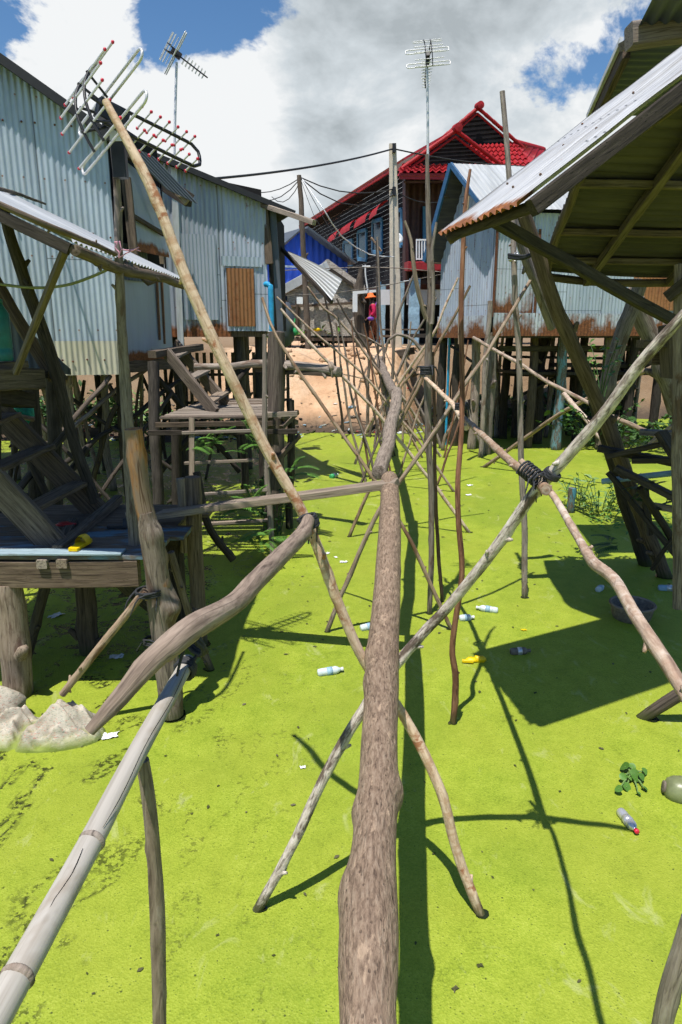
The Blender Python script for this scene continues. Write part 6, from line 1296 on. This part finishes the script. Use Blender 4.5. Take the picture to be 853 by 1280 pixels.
# basket
bk = G(789, 772); bt = thing('basket', bk, 'old round basket floating in the shade at right', 'basket')
mb = MB(); vs, ts = [], []; n_ = 40
prof = [(.0, .0), (.0, .15), (.05, .17), (.12, .185), (.15, .195), (.155, .18), (.12, .17), (.02, .14), (.02, 0.0)]
for z, r in prof:
    for j in range(n_):
        a = 6.28318 * j / n_; k = 1 + .02 * math.sin(j * math.pi / 2 * 2) * (r > .1); vs.append(bk + V((math.cos(a) * r * k, math.sin(a) * r * k, z - .02))); ts.append((a, z, 0))
mb.add(vs, [(i * n_ + j, i * n_ + (j + 1) % n_, (i + 1) * n_ + (j + 1) % n_, (i + 1) * n_ + j) for i in range(len(prof) - 1) for j in range(n_)], ts, True); mb.build('bowl', 'basket', bt)
mb = MB(); mb.tube([bk + V((math.cos(a * .3927) * .192, math.sin(a * .3927) * .192, .135)) for a in range(16)], .012, 7, 0, .1, 0, .03, closed=True); mb.build('rim', 'plank', bt)
# jar
jp = G(856, 990, .03); jr = thing('jar', jp, 'round mossy jar lying on the weed at the right edge', 'jar')
ax = V((-.92, .25, .12)).normalized(); mb = MB(); mb.lathe(jp - ax * .10, [(0, .04), (.01, .075), (.06, .085), (.13, .082), (.17, .072), (.195, .055), (.205, .035)], 22, ax); mb.build('jar_body', 'jar', jr)
mb = MB(); mb.lathe(jp + ax * .10, [(0, .034), (.015, .034), (.016, .02)], 16, ax); mb.build('lid', 'basket', jr)
# plants
def plant(label, pos, n, h, lw, ll, mat, spread=.3, lean=V((0, 0, 0)), name='plant', cat='plant', stems=True, group=None):
    if pos.y > 14: pos = V((pos.x, pos.y, max(0, ground_z(pos.x, pos.y))))
    rt = thing(name, pos, label, cat, group); st, lf = MB(), MB()
    for k in range(n):
        a = R.uniform(0, 6.28); q = pos + V((math.cos(a), math.sin(a), 0)) * R.uniform(0, spread) * .5; hh = h * R.uniform(.5, 1.1)
        tip = q + V((math.cos(a) * spread * R.uniform(.3, 1), math.sin(a) * spread * R.uniform(.3, 1), hh)) + lean * hh; mid = (q + tip) / 2 + UP * hh * .12
        st.tube([q - UP * .05, mid, tip], [.006, .005, .002], 5, .01, 0, 0, .1)
        for i in range(int(5 + h * 9)):
            t_ = R.uniform(.2, 1); p = q * (1 - t_) ** 2 + mid * 2 * t_ * (1 - t_) + tip * t_ * t_; d = V((R.uniform(-1, 1), R.uniform(-1, 1), R.uniform(-.2, .7)))
            lf.leaf(p, d, ll * R.uniform(.6, 1.2), lw * R.uniform(.7, 1.2))
    st.build('stem', 'leafd', rt); lf.build('leaves', mat, rt); return rt
def fern(label, pos, n, L, mat, direc, name='fern', group=None):
    rt = thing(name, pos, label, 'plant', group); lf, st = MB(), MB()
    for k in range(n):
        d = (V(direc) + V((R.uniform(-.6, .6), R.uniform(-.6, .6), R.uniform(-.2, .5)))).normalized(); l_ = L * R.uniform(.6, 1.1); p = V(pos) + V((R.uniform(-.1, .1), R.uniform(-.1, .1), R.uniform(-.1, .1))); pts = [p + d * l_ * q - UP * l_ * .35 * q * q for q in (0, .25, .5, .75, 1)]
        st.tube(pts, [.004, .004, .003, .002, .001], 5, 0, 0, 0, .1)
        for i in range(18):
            q = .12 + .88 * i / 18; c = p + d * l_ * q - UP * l_ * .35 * q * q; sd2 = d.cross(UP).normalized()
            for sg in (-1, 1): lf.leaf(c, sd2 * sg + d * .5, l_ * .24 * (1.1 - q * .7), l_ * .05, UP)
    st.build('stem', 'leafd', rt); lf.build('leaves', mat, rt); return rt
hy = G(790, 968); h_ = thing('water_hyacinth', hy, 'small water hyacinth with round leaves beside the mossy jar', 'plant')
for k, (u, v, r) in enumerate(((779, 957, .024), (813, 963, .026), (784, 975, .018), (795, 972, .02), (772, 978, .016), (806, 976, .018), (768, 998, .020), (800, 1000, .018), (815, 1000, .018), (790, 958, .02), (798, 985, .02), (782, 990, .022), (808, 985, .016))):
    lp_ = G(u, v, .035 if k < 6 else .008); lp_ = hy + (lp_ - hy) * R.uniform(.5, 1.0) + UP * R.uniform(0, .03); r *= R.uniform(.8, 1.35); mb = MB()
    c = lp_; nrm = V((R.uniform(-.9, .9), R.uniform(-1.2, .2), .8)).normalized(); x = nrm.orthogonal().normalized(); y = nrm.cross(x); rnd = R.uniform(0, 99)
    ring = [c + x * math.cos(a * .5236) * r + y * math.sin(a * .5236) * r * 1.05 + nrm * .004 * math.cos(a * 1.0472) for a in range(12)]
    mb.add([c - nrm * .004] + ring, [(0, i + 1, (i + 1) % 12 + 1) for i in range(12)], [(rnd, 0, 0)] * 13, True); lo_ = mb.build('leaf', 'leaf', h_)
    mb = MB(); mb.tube([hy + V((R.uniform(-.02, .02), R.uniform(-.02, .02), 0)), (hy + c) / 2 + UP * .01, c - nrm * .003], [.005, .006, .003], 6, 0, 0, 0, .02); mb.build('stalk', 'leafp', h_)
bp_ = G(713, 640); post_ = pole('blue_post', 'short post with chipped blue paint in the weed at right', 'post', 'bpaint', [bp_ - UP * .1, bp_ + UP * .17, bp_ + UP * .36], [.072, .074, .078], 14, 0, .08, 2, None, True)
plant('narrow pale-leaved weeds around the chipped blue post', G(748, 640), 16, .55, .035, .17, 'leafp', .5, name='weeds')
plant('weeds with long narrow leaves behind the chipped blue post', G(724, 632), 8, .45, .03, .15, 'leafp', .3, name='weeds')
plant('climbing green creeper on the dark leaning post', P(752, 490, 6.9), 9, .5, .05, .06, 'leaf', .35, name='creeper')
plant('trailing creeper hanging below the crossed grey posts', P(745, 535, 7.0), 7, .4, .045, .06, 'leaf', .35, V((0, 0, -.3)), name='creeper')
fern('dark fern under the broken platform, right', P(795, 620, 6.4), 5, .45, 'leafd', (.4, -.3, .3))
fern('fern frond hanging by the feet of the dark leaning posts', P(775, 672, 6.8), 4, .42, 'leafd', (-.6, -.3, .1))
fern('bright low fern at the right edge below the platform', P(835, 625, 6.4), 5, .4, 'leaf', (.3, -.5, .2))
mb = MB()
for k in range(240):
    p = G(R.uniform(735, 870), R.uniform(634, 668)); mb.leaf(p + UP * R.uniform(0, .12), (R.uniform(-1, 1), R.uniform(-1, 1), R.uniform(-.1, .3)), R.uniform(.06, .16), .022)
mb.build('ground_weeds', 'leaf', None, 'low dead and green weeds matted below the right platform', 'weeds', kind='stuff')
fern('bright ferny shrub inside the landing, left of the ladder', P(250, 555, 8.0), 7, .6, 'leaf', (.2, -.3, .5), name='shrub')
fern('fern growing by the lower ladder rail', P(308, 640, 7.6), 7, .55, 'leaf', (.1, -.4, .4))
fern('fern by the top rung, between ladder and big post', P(320, 560, 7.9), 6, .5, 'leaf', (.1, -.3, .3))
fern('fern on the right side of the big landing post', P(362, 590, 8.5), 5, .45, 'leaf', (.4, -.3, .2))
fern('lowest fern at the ladder foot', P(322, 672, 7.5), 6, .5, 'leaf', (.0, -.4, .3))
plant('vine wrapped round the big dark landing post', P(345, 672, 8.5), 10, .8, .05, .08, 'leafd', .25, name='vine')
plant('leafy bush on the far bank behind the first house stilts', P(150, 470, 17.5), 26, .9, .10, .20, 'leafp', 1.1, name='bush')
plant('leafy bush on the bank seen between the stair and stilts', P(182, 505, 17.0), 26, .9, .10, .18, 'leafp', 1.0, name='bush')
plant('small bush on the bank at the far left behind the braces', P(95, 500, 17.6), 20, .8, .10, .20, 'leaf', .9, name='bush')
plant('bush under the thatched hut, left side', P(372, 430, 23), 26, .7, .12, .22, 'leaf', 1.2, name='bush')
plant('bush under the thatched hut, right side', P(412, 428, 23), 26, .7, .12, .22, 'leaf', 1.2, name='bush')
plant('dark bush behind the crossed grey posts on the right bank', P(775, 500, 15.6), 40, .9, .10, .18, 'leafd', 1.6, name='bush')
plant('leafy bush under the right zinc house, far side', P(732, 470, 18.5), 26, .9, .10, .2, 'leafp', 1.0, name='bush')
plant('leafy bush on the bank at the far left, between dark braces', P(60, 500, 17.2), 30, 1.0, .10, .2, 'leafd', 1.2, name='bush')
plant('dark leafy bush in the shade behind the second zinc house stilts', P(270, 470, 17.5), 34, 1.0, .10, .2, 'leafd', 1.6, name='bush')
plant('dark bush at the foot of the bank under the right zinc house', P(690, 480, 20.2), 34, .9, .12, .2, 'leafd', 1.8, name='bush')
plant('green bush on the bank behind the teal stilt', P(720, 455, 21), 30, .9, .12, .22, 'leaf', 1.4, name='bush')
plant('grass tuft at the shore under the rusty corner', P(585, 470, 18.3), 14, .6, .05, .25, 'leaf', .6, name='grass_tuft')
plant('grass tuft on the bank in shade beside the light stilt', P(640, 470, 18.5), 16, .7, .06, .25, 'leafd', .7, name='grass_tuft')
# shore rubbish, beyond counting
mbs = {k: MB() for k in ('foam', 'brown', 'paleblue', 'basket', 'dark', 'tiled', 'clear')}
for k in range(520):
    x = R.uniform(-9, 8); y = 17.5 + abs(R.gauss(0, .9)) + (-.8 if x < -2 else 0) + 3.4 * max(0, min(1, (x - 1.6) / 1.6)) + R.uniform(-.6, .4); z = max(0.0, ground_z(x, y)); s_ = R.uniform(.02, .085)
    m = R.choice(['foam', 'brown', 'basket', 'dark', 'clear', 'brown', 'basket', 'dark', 'paleblue', 'tiled', 'basket', 'dark']); mb = mbs[m]
    if R.random() < .5: mb.ball((x, y, z + s_ * .2), s_, 6, (R.uniform(.8, 1.6), R.uniform(.6, 1), R.uniform(.25, .6)), .8)
    else:
        a = R.uniform(0, 3.14); mb.beam((x, y, z + .02), (x + math.cos(a) * s_ * 2.5, y + math.sin(a) * s_ * 2.5, z + .05), s_ * .5, .02, UP)
for m, mb in mbs.items(): mb.build('shore_litter', m, None, None, None, None, 'stuff')
mb = MB()
for k in range(420):                    # drifting scraps of leaf on the weed
    x = R.uniform(-3.5, 4); y = R.uniform(1.2, 12); s_ = R.uniform(.004, .014) * (1 + y * .12); mb.leaf((x, y, .006), (R.uniform(-1, 1), R.uniform(-1, 1), 0), s_ * 2, s_, (R.uniform(-.1, .1), R.uniform(-.1, .1), 1), bend=0)
mb.build('floating_specks', 'tan', None, None, None, None, 'stuff')
mb = MB()
for k in range(46):
    x = R.uniform(-4, 3); y = R.uniform(19, 23); z = ground_z(x, y); s_ = R.uniform(.04, .13); mb.ball((x, y, z), s_, 7, (1.2, 1, .7), .6)
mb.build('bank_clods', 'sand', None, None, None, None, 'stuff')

# the dark rim of open water where each pole pierces the weed
mb = MB()
for c, r in FEET:
    n_ = 14; sd = R.uniform(0, 99); rim = []
    for j in range(n_):
        a = 6.28318 * j / n_; k = r * (1.18 + .5 * max(0, mnoise.noise(V((math.cos(a) * 1.3, math.sin(a) * 1.3, sd)))) + R.uniform(0, .10)); rim.append(c + V((math.cos(a) * k * 1.1, math.sin(a) * k, .004)))
    mb.add([c + V((0, 0, .004))] + rim, [(0, 1 + j, 1 + (j + 1) % n_) for j in range(n_)], [(0, 0, 0)] * (n_ + 1), False)
mb.build('water_gap', 'openwater', None, None, None, None, 'structure')
